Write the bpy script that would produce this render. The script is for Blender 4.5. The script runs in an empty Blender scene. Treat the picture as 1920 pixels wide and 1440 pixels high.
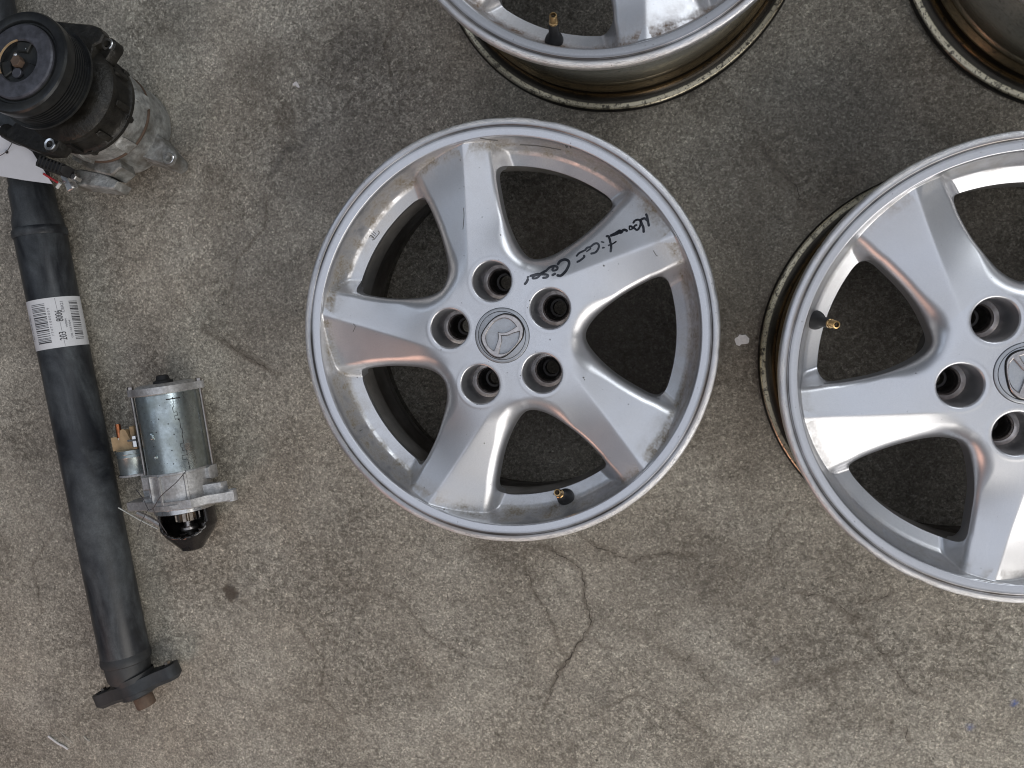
import bpy, bmesh, math, random
import numpy as np
from mathutils import Matrix, Vector, Euler, noise as mnoise
R = math.radians
rng = random.Random(7)
sc = bpy.context.scene
col = sc.collection

# ------------------------------------------------------------------ camera
FPX, CAM_A, CAM_B, CAM_H = 1496.5, -0.1088, 0.1954, 1.0135
camd = bpy.data.cameras.new('camera'); cam = bpy.data.objects.new('camera', camd); col.objects.link(cam)
camd.sensor_width = 36; camd.lens = FPX * 36 / 1920; camd.clip_start = 0.02; camd.clip_end = 60
CM = Matrix.Rotation(CAM_B, 3, 'Y') @ Matrix.Rotation(CAM_A, 3, 'X')
cam.matrix_world = Matrix.Translation((0, 0, CAM_H)) @ CM.to_4x4()
sc.camera = cam

# ------------------------------------------------------------------ world and light
world = bpy.data.worlds.new("World"); sc.world = world; world.use_nodes = True
bg = world.node_tree.nodes['Background']; bg.inputs[0].default_value = (0.80, 0.88, 1.0, 1); bg.inputs[1].default_value = 0.10

def area(name, loc, target, sx, sy, power, color):
    l = bpy.data.lights.new(name, 'AREA'); l.shape = 'RECTANGLE'; l.size = sx; l.size_y = sy
    l.energy = power; l.color = color
    o = bpy.data.objects.new(name, l); col.objects.link(o); o.location = loc
    o.rotation_euler = (Vector(target) - Vector(loc)).to_track_quat('-Z', 'Y').to_euler()
    return o
area('door_daylight', (1.9, -2.2, 1.9), (0, 0, 0.1), 3.0, 2.1, 74, (1.0, 0.955, 0.90))
area('roof_light', (0.0, 0.2, 3.2), (0, 0, 0), 3.4, 3.0, 26, (0.84, 0.89, 1.0))
area('back_right_light', (1.6, 2.3, 2.2), (0, 0, 0), 1.6, 1.0, 27, (0.92, 0.96, 1.0))  # area lamp for the light from the upper right, its source unseen
area('left_cool_light', (-2.2, 0.9, 2.3), (0, 0, 0), 1.2, .8, 4, (0.74, 0.84, 1.0))  # weak cool area lamp on the left, its source unseen
area('pink_bounce_fill', (-1.4, -1.9, 1.2), (0, 0, 0.1),   .7, .7, 5.5, (1.0, 0.55, 0.40))  # added lamp standing in for pink bounce off something reddish nearby
sc.cycles.filter_width = 1.1
sc.view_settings.view_transform = 'Standard'; sc.view_settings.look = 'None'
sc.view_settings.exposure = 0.0; sc.view_settings.gamma = 1.0

# ------------------------------------------------------------------ helpers
def at(px, py, z):
    """where the photograph's pixel meets the level z (used for measuring positions on the floor and on the things)"""
    d = CM @ Vector(((px - 960) / FPX, -(py - 720) / FPX, -1.0)); t = (z - CAM_H) / d.z
    return Vector((d.x * t, d.y * t, z))

def tag(o, label=None, cat=None, group=None, kind=None):
    if label: o['label'] = label
    if cat: o['category'] = cat
    if group: o['group'] = group
    if kind: o['kind'] = kind
    return o

def empty(name, loc, rot=None, label=None, cat=None, group=None):
    o = bpy.data.objects.new(name, None); col.objects.link(o); o.empty_display_size = 0.05
    o.location = loc
    if rot is not None:
        o.rotation_mode = 'QUATERNION'; o.rotation_quaternion = rot
    return tag(o, label, cat, group)

def link(name, me, mat=None, parent=None, angle=35):
    o = bpy.data.objects.new(name, me); col.objects.link(o)
    if mat is not None and not me.materials: me.materials.append(mat)
    if angle is not None:
        me.polygons.foreach_set('use_smooth', [True] * len(me.polygons))
        me.set_sharp_from_angle(angle=R(angle))
    if parent is not None: o.parent = parent
    return o

def mesh(name, V, F):
    me = bpy.data.meshes.new(name); me.from_pydata([tuple(v) for v in V], [], F); me.update(); return me

class MB:
    def __init__(s): s.V = []; s.F = []
    def add(s, V, F, M=None):
        n = len(s.V)
        s.V += [(M @ Vector(v)) if M is not None else Vector(v) for v in V]
        s.F += [tuple(i + n for i in f) for f in F]; return s
    def lathe(s, prof, seg=48, M=None, closed=False, a0=0.0, a1=2 * math.pi):
        full = abs(a1 - a0 - 2 * math.pi) < 1e-6
        n = seg if full else seg + 1; V = []; F = []
        for r, z in prof:
            for i in range(n):
                a = a0 + (a1 - a0) * i / seg
                V.append((r * math.cos(a), r * math.sin(a), z))
        m = len(prof)
        for j in range(m - 1 + (1 if closed else 0)):
            j2 = (j + 1) % m
            for i in range(seg):
                i2 = (i + 1) % n
                F.append((j * n + i, j * n + i2, j2 * n + i2, j2 * n + i))
        return s.add(V, F, M)
    def disc(s, r, z, seg=32, M=None):
        return s.add([(r * math.cos(2 * math.pi * i / seg), r * math.sin(2 * math.pi * i / seg), z) for i in range(seg)], [tuple(range(seg))], M)
    def cyl(s, r, z0, z1, seg=24, M=None, b=0.0006, r1=None):
        r1 = r if r1 is None else r1
        s.lathe([(1e-5, z0), (r - b, z0), (r, z0 + b), (r1, z1 - b), (r1 - b, z1), (1e-5, z1)], seg, M); return s
    def prism(s, pts, z0, z1, M=None, b=0.0):
        """outline extruded from z0 to z1 (pts counter-clockwise) with a small chamfer at the top"""
        n = len(pts); V = [(x, y, z0) for x, y in pts]; F = []
        c = Vector((sum(p[0] for p in pts) / n, sum(p[1] for p in pts) / n))
        lv = [(pts, z0)]
        if b > 0:
            ins = []
            for i in range(n):
                p0, p, p2 = Vector(pts[i - 1]), Vector(pts[i]), Vector(pts[(i + 1) % n])
                d1 = (p - p0).normalized(); d2 = (p2 - p).normalized()
                nn = Vector((-(d1 + d2).y, (d1 + d2).x)); nn = nn.normalized() if nn.length > 1e-6 else Vector((0, 0))
                ins.append(tuple(p + nn * b))
            lv += [(pts, z1 - b), (ins, z1)]
        else: lv += [(pts, z1)]
        V = []
        for P, z in lv: V += [(x, y, z) for x, y in P]
        for j in range(len(lv) - 1):
            for i in range(n):
                k = (i + 1) % n
                F.append((j * n + i, j * n + k, (j + 1) * n + k, (j + 1) * n + i))
        F.append(tuple(range((len(lv) - 1) * n, len(lv) * n))); F.append(tuple(reversed(range(n))))
        return s.add(V, F, M)
    def box(s, cx, cy, cz, sx, sy, sz, M=None, b=0.001):
        x0, x1, y0, y1 = cx - sx / 2, cx + sx / 2, cy - sy / 2, cy + sy / 2
        return s.prism([(x0, y0), (x1, y0), (x1, y1), (x0, y1)], cz - sz / 2, cz + sz / 2, M, min(b, sx * .3, sy * .3, sz * .3))
    def tube(s, pts, r, seg=10, M=None):
        pts = [Vector(p) for p in pts]; V = []; F = []; n = len(pts)
        rr = r if isinstance(r, (list, tuple)) else [r] * n
        up = Vector((0.123, 0.31, 0.94)).normalized()
        for i, p in enumerate(pts):
            t = (pts[min(i + 1, n - 1)] - pts[max(i - 1, 0)]).normalized()
            a = t.cross(up); a = a.normalized() if a.length > 1e-3 else t.orthogonal().normalized(); b_ = t.cross(a)
            for k in range(seg):
                w = 2 * math.pi * k / seg; V.append(p + (a * math.cos(w) + b_ * math.sin(w)) * rr[i])
        for i in range(n - 1):
            for k in range(seg):
                k2 = (k + 1) % seg; F.append((i * seg + k, i * seg + k2, (i + 1) * seg + k2, (i + 1) * seg + k))
        F.append(tuple(reversed(range(seg)))); F.append(tuple(range((n - 1) * seg, n * seg)))
        return s.add(V, F, M)
    def build(s, name, mat, parent=None, angle=35):
        me = mesh(name, s.V, s.F)
        bm = bmesh.new(); bm.from_mesh(me); bmesh.ops.recalc_face_normals(bm, faces=bm.faces); bm.to_mesh(me); bm.free()
        return link(name, me, mat, parent, angle)

T = Matrix.Translation
def rotm(a, ax): return Matrix.Rotation(a, 4, ax)
AX = rotm(R(90), 'Y')          # lathe axis Z -> local X
def rough_outline(cx, cy, r, n, k, seed):
    g = random.Random(seed); return [(cx + r * (1 + k * g.uniform(-1, 1)) * math.cos(2 * math.pi * i / n), cy + r * (1 + k * g.uniform(-1, 1)) * math.sin(2 * math.pi * i / n)) for i in range(n)]
def smooth_path(P, n=6):
    P = [Vector(p) for p in P]; out = []
    for i in range(len(P) - 1):
        p0, p1, p2, p3 = P[max(i - 1, 0)], P[i], P[i + 1], P[min(i + 2, len(P) - 1)]
        for k in range(n):
            t = k / n
            out.append(0.5 * ((2 * p1) + (p2 - p0) * t + (2 * p0 - 5 * p1 + 4 * p2 - p3) * t * t + (3 * p1 - p0 - 3 * p2 + p3) * t ** 3))
    out.append(P[-1]); return out

# ------------------------------------------------------------------ materials
class NT:
    def __init__(s, name):
        s.m = bpy.data.materials.new(name); s.m.use_nodes = True; s.t = s.m.node_tree; s.n = s.t.nodes
        s.p = s.n['Principled BSDF']
    def node(s, ty, **kw):
        x = s.n.new(ty)
        for k, v in kw.items():
            if k.startswith('i_'): x.inputs[int(k[2:]) if k[2:].isdigit() else k[2:]].default_value = v
            else: setattr(x, k, v)
        return x
    def l(s, a, b): s.t.links.new(a, b)
    def obj(s): return s.node('ShaderNodeTexCoord').outputs['Object']
    def noise(s, vec, scale, detail=4, rough=.55, dist=0.0):
        x = s.node('ShaderNodeTexNoise'); x.inputs['Scale'].default_value = scale; x.inputs['Detail'].default_value = detail
        x.inputs['Roughness'].default_value = rough; x.inputs['Distortion'].default_value = dist
        if vec is not None: s.l(vec, x.inputs['Vector'])
        return x.outputs['Fac']
    def vor(s, vec, scale, feat='F1'):
        x = s.node('ShaderNodeTexVoronoi', feature=feat); x.inputs['Scale'].default_value = scale
        if vec is not None: s.l(vec, x.inputs['Vector'])
        return x
    def ramp(s, fac, stops, interp='LINEAR'):
        x = s.node('ShaderNodeValToRGB'); cr = x.color_ramp; cr.interpolation = interp
        while len(cr.elements) < len(stops): cr.elements.new(.5)
        for e, (p, c) in zip(cr.elements, stops):
            e.position = p; e.color = (c, c, c, 1) if isinstance(c, (int, float)) else (*c, 1)
        s.l(fac, x.inputs[0]); return x.outputs[0]
    def mix(s, fac, a, b, mode='MIX'):
        x = s.node('ShaderNodeMix', data_type='RGBA', blend_type=mode)
        for sock, v in ((x.inputs[0], fac), (x.inputs[6], a), (x.inputs[7], b)):
            if isinstance(v, (int, float)): sock.default_value = v
            elif isinstance(v, tuple): sock.default_value = (*v, 1) if len(v) == 3 else v
            else: s.l(v, sock)
        return x.outputs[2]
    def math(s, op, a, b=0.0, clamp=False):
        x = s.node('ShaderNodeMath', operation=op, use_clamp=clamp)
        for sock, v in zip(x.inputs, (a, b)):
            if isinstance(v, (int, float)): sock.default_value = v
            else: s.l(v, sock)
        return x.outputs[0]
    def bump(s, h, strength, dist):
        x = s.node('ShaderNodeBump'); x.inputs['Strength'].default_value = strength; x.inputs['Distance'].default_value = dist
        s.l(h, x.inputs['Height']); return x
    def set(s, **kw):
        for k, v in kw.items():
            k = k.replace('_', ' ')
            if isinstance(v, (int, float)): s.p.inputs[k].default_value = v
            elif isinstance(v, tuple): s.p.inputs[k].default_value = (*v, 1)
            else: s.l(v, s.p.inputs[k])
    def vec(s, a, b, c):
        x = s.node('ShaderNodeCombineXYZ')
        for sock, v in zip(x.inputs, (a, b, c)):
            if isinstance(v, (int, float)): sock.default_value = v
            else: s.l(v, sock)
        return x.outputs[0]
    def seed_vec(s):
        oi = s.node('ShaderNodeObjectInfo'); o = s.obj(); a = s.node('ShaderNodeVectorMath', operation='ADD')
        sc_ = s.node('ShaderNodeVectorMath', operation='SCALE'); s.l(oi.outputs['Random'], sc_.inputs[3]); sc_.inputs[0].default_value = (7.3, 3.1, 5.7)
        s.l(o, a.inputs[0]); s.l(sc_.outputs[0], a.inputs[1]); return a.outputs[0]

def simple(name, color, rough=.5, metal=0.0, var=.25, scale=60, bump=.15, bdist=.0004, coat=0.0, grime=0.0, grime_col=(.05, .04, .03), spec=.5):
    t = NT(name); v = t.seed_vec(); n = t.noise(v, scale, 6, .6); n2 = t.noise(v, scale * .22, 4, .6)
    f = t.ramp(n, [(.3, 1 - var), (.7, 1 + var * .6)]); c = t.mix(1.0, color, f, 'MULTIPLY')
    if grime: c = t.mix(t.ramp(n2, [(.42, 0), (.62, grime)]), c, grime_col)
    t.set(Base_Color=c, Metallic=metal, Coat_Weight=coat)
    t.l(t.ramp(n2, [(.3, max(rough - .1, .05)), (.7, min(rough + .15, 1.0))]), t.p.inputs['Roughness'])
    t.p.inputs['Specular IOR Level'].default_value = spec
    t.l(t.bump(n, bump, bdist).outputs[0], t.p.inputs['Normal']); return t.m

# --- wheel paint: silver lacquer with fine flake, brake-dust dirt, stone chips
def alloy_paint():
    t = NT('silver_alloy_paint'); v = t.seed_vec()
    flake = t.noise(v, 1500, 2, .7)
    base = t.mix(t.ramp(flake, [(.3, 0), (.7, 1)]), (.56, .575, .61), (.74, .75, .78))
    soft = t.noise(v, 14, 4, .6); base = t.mix(t.ramp(soft, [(.35, 0.0), (.7, .22)]), base, (.64, .61, .56))
    at_ = t.node('ShaderNodeAttribute', attribute_name='dirt'); oi = t.node('ShaderNodeObjectInfo')
    sep = t.node('ShaderNodeSeparateColor'); t.l(oi.outputs['Color'], sep.inputs[0])
    dn = t.ramp(t.noise(v, 45, 6, .68), [(.34, 0), (.62, 1)])
    fine = t.ramp(t.noise(v, 420, 3, .6), [(.3, .45), (.65, 1)])
    d = t.math('MULTIPLY', t.math('MULTIPLY', at_.outputs['Fac'], sep.outputs[0]), t.math('MULTIPLY', dn, fine), True)
    dirtc = t.mix(sep.outputs[1], (.24, .21, .16), (.17, .115, .08))
    base2 = t.mix(d, base, dirtc)
    # chips
    vo = t.vor(v, 78); m1 = t.ramp(vo.outputs['Distance'], [(.05, 1), (.085, 0)])
    sel = t.ramp(t.vor(v, 78).outputs['Color'], [(.80, 0), (.82, 1)])
    vo2 = t.vor(v, 300); m2 = t.ramp(vo2.outputs['Distance'], [(.08, 1), (.13, 0)]); sel2 = t.ramp(vo2.outputs['Color'], [(.86, 0), (.87, 1)])
    chip = t.math('MAXIMUM', t.math('MULTIPLY', m1, sel), t.math('MULTIPLY', m2, sel2))
    base3 = t.mix(t.math('MULTIPLY', chip, .8), base2, (.10, .10, .10))
    # hair scratches
    sv = t.node('ShaderNodeMapping'); t.l(v, sv.inputs[0]); sv.inputs['Rotation'].default_value = (0, 0, .6); sv.inputs['Scale'].default_value = (30, 900, 30)
    scr = t.ramp(t.noise(sv.outputs[0], 1.0, 2, .5), [(.71, 0), (.74, 1)])
    base4 = t.mix(t.math('MULTIPLY', scr, .18), base3, (.85, .86, .88))
    t.set(Base_Color=base4, Metallic=t.math('SUBTRACT', .90, t.math('MULTIPLY', t.math('MAXIMUM', d, chip), .7), True),
          Roughness=t.math('ADD', .35, t.math('MULTIPLY', d, .40)), Coat_Weight=.12, Coat_Roughness=.3)
    h = t.math('SUBTRACT', t.math('MULTIPLY', flake, .12), chip)
    t.l(t.bump(h, .35, .00025).outputs[0], t.p.inputs['Normal']); return t.m

def lip_metal():
    t = NT('scuffed_rim_lip'); v = t.seed_vec(); o = t.obj()
    sx = t.node('ShaderNodeSeparateXYZ'); t.l(o, sx.inputs[0])
    ang = t.math('ARCTAN2', sx.outputs[1], sx.outputs[0]); rad = t.math('SQRT', t.math('ADD', t.math('POWER', sx.outputs[0], 2), t.math('POWER', sx.outputs[1], 2)))
    oi = t.node('ShaderNodeObjectInfo'); off = t.math('MULTIPLY', oi.outputs['Random'], 9)
    pv = t.vec(t.math('ADD', t.math('MULTIPLY', ang, 5), off), t.math('MULTIPLY', rad, 900), t.math('MULTIPLY', sx.outputs[2], 900))
    streak = t.noise(pv, 3.0, 6, .7)
    flake = t.noise(v, 1500, 2, .7)
    base = t.mix(t.ramp(flake, [(.3, 0), (.7, 1)]), (.53, .54, .57), (.69, .70, .73))
    outer = t.ramp(t.math('MULTIPLY', t.math('SUBTRACT', rad, .2135), 200, True), [(.25, 0), (.75, 1)])
    where = t.ramp(t.noise(v, 7.5, 4, .65), [(.36, .12), (.54, 1)])
    kerb = t.math('MULTIPLY', t.math('MULTIPLY', outer, where), t.ramp(streak, [(.42, 0), (.52, 1)]))
    base = t.mix(kerb, base, t.mix(t.ramp(streak, [(.55, 0), (.64, 1)]), (.92, .90, .88), (.11, .105, .10)))
    spots = t.vor(v, 230); m = t.math('MULTIPLY', t.ramp(spots.outputs['Distance'], [(.10, 1), (.16, 0)]), t.ramp(spots.outputs['Color'], [(.78, 0), (.80, 1)]))
    base = t.mix(t.math('MULTIPLY', m, .75), base, (.10, .10, .10))
    grv = t.math('MULTIPLY', t.ramp(t.math('ABSOLUTE', t.math('SUBTRACT', rad, .2128)), [(.0, 1), (.0016, 0)]), t.ramp(t.noise(v, 12, 4, .6), [(.3, .35), (.6, 1)]))
    base = t.mix(t.math('MULTIPLY', grv, .95), base, (.05, .042, .035))
    wide = t.math('MULTIPLY', t.ramp(t.math('ABSOLUTE', t.math('SUBTRACT', rad, .2145)), [(.0, 1), (.004, 0)]), t.ramp(t.noise(v, 7, 5, .65), [(.42, 0), (.66, .6)]))
    base = t.mix(wide, base, (.28, .22, .17))
    t.set(Base_Color=base, Metallic=t.math('SUBTRACT', .88, t.math('MULTIPLY', m, .6), True), Roughness=t.math('ADD', .34, t.math('MULTIPLY', kerb, .15)), Coat_Weight=.1, Coat_Roughness=.3)
    t.l(t.bump(t.math('ADD', t.math('MULTIPLY', t.math('MULTIPLY', streak, kerb), 1.0), t.math('MULTIPLY', flake, .1)), .5, .0005).outputs[0], t.p.inputs['Normal'])
    return t.m

def barrel_metal():
    t = NT('worn_barrel_metal'); o = t.obj(); sx = t.node('ShaderNodeSeparateXYZ'); t.l(o, sx.inputs[0])
    ang = t.math('ARCTAN2', sx.outputs[1], sx.outputs[0]); z = sx.outputs[2]
    oi = t.node('ShaderNodeObjectInfo'); off = t.math('MULTIPLY', oi.outputs['Random'], 9)
    pv = t.vec(t.math('ADD', t.math('MULTIPLY', ang, 2.2), off), t.math('MULTIPLY', z, 500), 0.0)
    st = t.noise(pv, 1.0, 8, .72); fine = t.noise(t.vec(t.math('MULTIPLY', ang, 60), t.math('MULTIPLY', z, 1500), off), 1.0, 5, .75)
    zz = t.math('MULTIPLY', z, 5.0)     # 0..1 over 0.2 m
    c = t.ramp(t.math('ADD', zz, t.math('MULTIPLY', t.math('SUBTRACT', st, .5), .05)),
               [(0.0, (.05, .05, .05)), (.028, (.10, .095, .08)), (.045, (.42, .38, .28)), (.085, (.46, .42, .31)), (.10, (.03, .025, .02)),
                (.15, (.06, .05, .035)), (.185, (.26, .20, .12)), (.225, (.12, .095, .06)), (.26, (.44, .39, .29)), (.33, (.50, .49, .43)), (.55, (.56, .57, .54)), (1.0, (.60, .61, .59))])
    rad = t.math('SQRT', t.math('ADD', t.math('POWER', sx.outputs[0], 2), t.math('POWER', sx.outputs[1], 2)))
    rr = t.math('ADD', t.math('MULTIPLY', t.math('SUBTRACT', rad, .20), 45.0), t.math('MULTIPLY', t.math('SUBTRACT', st, .5), .10))
    cf = t.ramp(rr, [(0.0, (.05, .035, .02)), (.18, (.20, .13, .06)), (.30, (.03, .025, .02)), (.56, (.045, .04, .03)), (.62, (.45, .40, .29)), (.84, (.50, .45, .34)), (.90, (.05, .05, .045)), (1.0, (.04, .04, .045))])
    c = t.mix(t.ramp(zz, [(.095, 1), (.115, 0)]), c, cf)
    c = t.mix(t.ramp(fine, [(.54, 0), (.60, .8)]), c, (.035, .03, .025))
    flk = t.ramp(t.noise(o, 130, 6, .75), [(.54, 0), (.60, 1)])
    low = t.ramp(zz, [(.11, 1), (.25, 0)])
    c = t.mix(t.math('MULTIPLY', flk, t.math('MULTIPLY', low, .85)), c, (.03, .027, .022))
    t.set(Base_Color=c, Metallic=.8, Roughness=.27)
    t.l(t.bump(st, .3, .0006).outputs[0], t.p.inputs['Normal']); return t.m

def concrete():
    t = NT('stained_concrete'); o = t.obj()
    big = t.noise(o, 2.3, 4, .6); mid = t.noise(o, 9, 6, .65, .4); sm = t.noise(o, 45, 6, .7, .3); grain = t.noise(o, 330, 5, .75); fine = t.noise(o, 1100, 3, .7)
    c = t.mix(t.ramp(big, [(.3, 0), (.7, 1)]), (.358, .328, .276), (.345, .328, .286))
    c = t.mix(t.ramp(mid, [(.33, 0), (.68, 1)]), t.mix(1.0, c, (.86, .84, .81), 'MULTIPLY'), t.mix(1.0, c, (1.10, 1.10, 1.09), 'MULTIPLY'))
    c = t.mix(1.0, c, t.ramp(sm, [(.30, .80), (.5, 1.0), (.72, 1.15)]), 'MULTIPLY')
    stip = t.noise(o, 190, 4, .8, .6); stm = t.ramp(t.noise(o, 17, 5, .65, .5), [(.36, .15), (.62, 1)]); c = t.mix(stm, c, t.mix(1.0, c, t.ramp(stip, [(.36, .70), (.47, .95), (.64, 1.22)]), 'MULTIPLY'))
    patch = t.noise(o, 4.5, 6, .7, .8); c = t.mix(1.0, c, t.ramp(patch, [(.32, .83), (.5, 1.0), (.68, 1.09)]), 'MULTIPLY')
    c = t.mix(1.0, c, t.ramp(grain, [(.36, .66), (.5, .98), (.64, 1.45)]), 'MULTIPLY')
    c = t.mix(1.0, c, t.ramp(fine, [(.30, .68), (.70, 1.34)]), 'MULTIPLY')
    dv = t.node('ShaderNodeVectorMath', operation='ADD'); nz = t.node('ShaderNodeTexNoise'); nz.inputs['Scale'].default_value = 260; t.l(o, nz.inputs['Vector'])
    sc1 = t.node('ShaderNodeVectorMath', operation='SCALE'); t.l(nz.outputs['Color'], sc1.inputs[0]); sc1.inputs[3].default_value = .004; t.l(o, dv.inputs[0]); t.l(sc1.outputs[0], dv.inputs[1])
    va = t.vor(dv.outputs[0], 430); vb = t.vor(dv.outputs[0], 190)
    sa_ = t.node('ShaderNodeSeparateColor'); t.l(va.outputs['Color'], sa_.inputs[0]); sb_ = t.node('ShaderNodeSeparateColor'); t.l(vb.outputs['Color'], sb_.inputs[0])
    c = t.mix(1.0, c, t.ramp(sa_.outputs[0], [(.0, .66), (.35, .90), (.75, 1.03), (1.0, 1.48)]), 'MULTIPLY'); c = t.mix(1.0, c, t.ramp(sb_.outputs[1], [(.0, .86), (.4, 1.0), (1.0, 1.12)]), 'MULTIPLY')
    # bright sand grains
    vo = t.vor(o, 230); g = t.math('MULTIPLY', t.ramp(vo.outputs['Distance'], [(.18, 1), (.34, 0)]), t.ramp(vo.outputs['Color'], [(.72, 0), (.80, 1)]))
    c = t.mix(t.math('MULTIPLY', g, .7), c, (.56, .51, .43))
    vo2 = t.vor(o, 95); g2 = t.math('MULTIPLY', t.ramp(vo2.outputs['Distance'], [(.10, 1), (.17, 0)]), t.ramp(vo2.outputs['Color'], [(.88, 0), (.90, 1)]))
    c = t.mix(t.math('MULTIPLY', g2, .6), c, (.54, .50, .43))
    vo3 = t.vor(o, 60); pit = t.math('MULTIPLY', t.ramp(vo3.outputs['Distance'], [(.06, 1), (.13, 0)]), t.ramp(vo3.outputs['Color'], [(.84, 0), (.87, 1)]))
    c = t.mix(t.math('MULTIPLY', pit, .7), c, (.06, .052, .045))
    # dark stipple where the laitance has worn off
    wear = t.math('MULTIPLY', t.ramp(t.noise(o, 6, 4, .6), [(.40, 0), (.60, 1)]), t.ramp(t.noise(o, 120, 5, .75, .5), [(.48, 0), (.57, 1)]))
    c = t.mix(t.math('MULTIPLY', wear, .50), c, (.070, .058, .042))
    # stains and painted wheel shade on the floor mesh: r = dark, g = brown, b = blue chalk
    a = t.node('ShaderNodeAttribute', attribute_name='stain_shade'); sp = t.node('ShaderNodeSeparateColor'); t.l(a.outputs['Color'], sp.inputs[0])
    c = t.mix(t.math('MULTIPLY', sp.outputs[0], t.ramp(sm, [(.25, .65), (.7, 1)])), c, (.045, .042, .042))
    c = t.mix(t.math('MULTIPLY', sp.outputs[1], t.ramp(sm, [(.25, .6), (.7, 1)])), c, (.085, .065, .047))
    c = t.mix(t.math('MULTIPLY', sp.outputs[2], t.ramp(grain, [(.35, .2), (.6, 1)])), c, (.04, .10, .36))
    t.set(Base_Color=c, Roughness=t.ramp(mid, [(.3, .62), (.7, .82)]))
    t.p.inputs['Specular IOR Level'].default_value = .35
    h = t.math('ADD', t.math('MULTIPLY', grain, .8), t.math('ADD', t.math('MULTIPLY', sm, .6), t.math('SUBTRACT', t.math('MULTIPLY', g, .35), t.math('ADD', pit, t.math('MULTIPLY', wear, .3)))))
    t.l(t.bump(h, .8, .0016).outputs[0], t.p.inputs['Normal']); return t.m

M_alloy = alloy_paint(); M_lip = lip_metal(); M_barrel = barrel_metal(); M_floor = concrete()
M_inner = simple('dusty_inner_barrel', (.26, .25, .235), .55, .5, .35, 30, .3, .0006, grime=.7, grime_col=(.06, .045, .03))
M_bore = simple('lug_bore_metal', (.33, .30, .28), .42, .7, .35, 90, grime=.85, grime_col=(.05, .035, .03))
M_seat = simple('lug_seat_steel', (.46, .42, .40), .30, .95, .3, 120, grime=.55, grime_col=(.07, .045, .035))
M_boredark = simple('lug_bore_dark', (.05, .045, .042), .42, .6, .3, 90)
M_cap = simple('cap_silver_plastic', (.42, .44, .47), .38, .6, .10, 700, .2, .0001, coat=.3)
M_chrome = simple('worn_chrome', (.52, .49, .48), .26, 1.0, .25, 300, .2, .0001)
M_seam = simple('black_seam', (.012, .012, .013), .7, 0, .2, 100)
M_rubber = simple('black_rubber', (.018, .018, .019), .55, 0, .3, 150, .2, .0002)
M_brass = simple('valve_brass', (.62, .42, .20), .28, 1.0, .2, 300, .2, .0001)
M_brassdk = simple('valve_core_dark', (.05, .035, .02), .5, .5, .2, 300)
M_marker = simple('marker_ink', (.022, .025, .034), .20, .35, .6, 160, .2, .0001, grime=.5, grime_col=(.10, .11, .13), spec=.8)
M_shaft = simple('satin_black_tube', (.020, .023, .028), .40, .0, .4, 14, .15, .0004, grime=.6, grime_col=(.050, .056, .062))
def shaft_paint():
    t = NT('scuffed_black_tube'); v = t.seed_vec(); mp = t.node('ShaderNodeMapping'); t.l(v, mp.inputs[0]); mp.inputs['Scale'].default_value = (.45, 1, 1)
    a = t.noise(mp.outputs[0], 16, 6, .62, 1.2); b = t.noise(v, 60, 6, .7); f = t.noise(v, 500, 3, .7)
    c = t.mix(t.ramp(a, [(.42, 0), (.66, 1)]), (.014, .016, .020), (.066, .074, .080)); c = t.mix(1.0, c, t.ramp(b, [(.3, .7), (.7, 1.3)]), 'MULTIPLY'); c = t.mix(1.0, c, t.ramp(f, [(.3, .8), (.7, 1.25)]), 'MULTIPLY')
    vo = t.vor(v, 130); m = t.math('MULTIPLY', t.ramp(vo.outputs['Distance'], [(.06, 1), (.12, 0)]), t.ramp(vo.outputs['Color'], [(.86, 0), (.88, 1)])); c = t.mix(t.math('MULTIPLY', m, .6), c, (.13, .10, .08))
    t.set(Base_Color=c, Roughness=t.ramp(a, [(.4, .36), (.66, .60)])); t.l(t.bump(b, .25, .0005).outputs[0], t.p.inputs['Normal']); return t.m
M_shaft = shaft_paint()
M_cast = simple('dark_cast_flange', (.040, .044, .048), .5, .35, .3, 70, .35, .0006, grime=.3, grime_col=(.09, .085, .08))
M_rust = simple('rusty_stub', (.13, .088, .062), .7, .15, .35, 120, .4, .0005, grime=.5, grime_col=(.09, .06, .045))
M_label = simple('label_paper', (.66, .67, .69), .5, 0, .06, 60, .1, .0001)
M_ink = simple('label_ink', (.03, .03, .035), .6, 0, .2, 200)
M_fade = simple('label_ink_faded', (.24, .24, .26), .6, 0, .2, 200)
M_zinc = simple('zinc_plated_steel', (.50, .56, .57), .30, .95, .22, 190, .35, .0003, grime=.45, grime_col=(.24, .26, .22))
M_alu = simple('cast_aluminium', (.56, .56, .56), .47, .7, .28, 260, .6, .0006, grime=.45, grime_col=(.21, .20, .19))
M_alum = simple('machined_aluminium', (.72, .72, .72), .22, 1.0, .2, 240, .3, .0002)
M_rod = simple('steel_rod', (.42, .39, .37), .3, .95, .25, 200, .2, .0002, grime=.3)
M_tan = simple('tan_plastic', (.42, .30, .17), .5, 0, .25, 120, .2, .0003, grime=.4, grime_col=(.20, .13, .07))
M_copper = simple('copper_stud', (.55, .20, .09), .33, 1.0, .3, 300, .4, .0003)
M_nose = simple('oily_black_casting', (.016, .013, .012), .25, .1, .4, 90, .4, .0005, coat=.3)
M_gear = simple('gear_steel', (.50, .44, .38), .3, 1.0, .3, 150, .3, .0003, grime=.3)
M_black = simple('matt_black', (.014, .014, .015), .6, 0, .4, 100, .3, .0004)
M_pulley = simple('pulley_dark_steel', (.030, .032, .034), .34, .5, .35, 100, .3, .0004, grime=.35, grime_col=(.07, .07, .06))
M_pulleyf = simple('pulley_face_grey', (.090, .092, .108), .45, .35, .5, 110, .5, .0003, grime=.6, grime_col=(.045, .045, .05))
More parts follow.
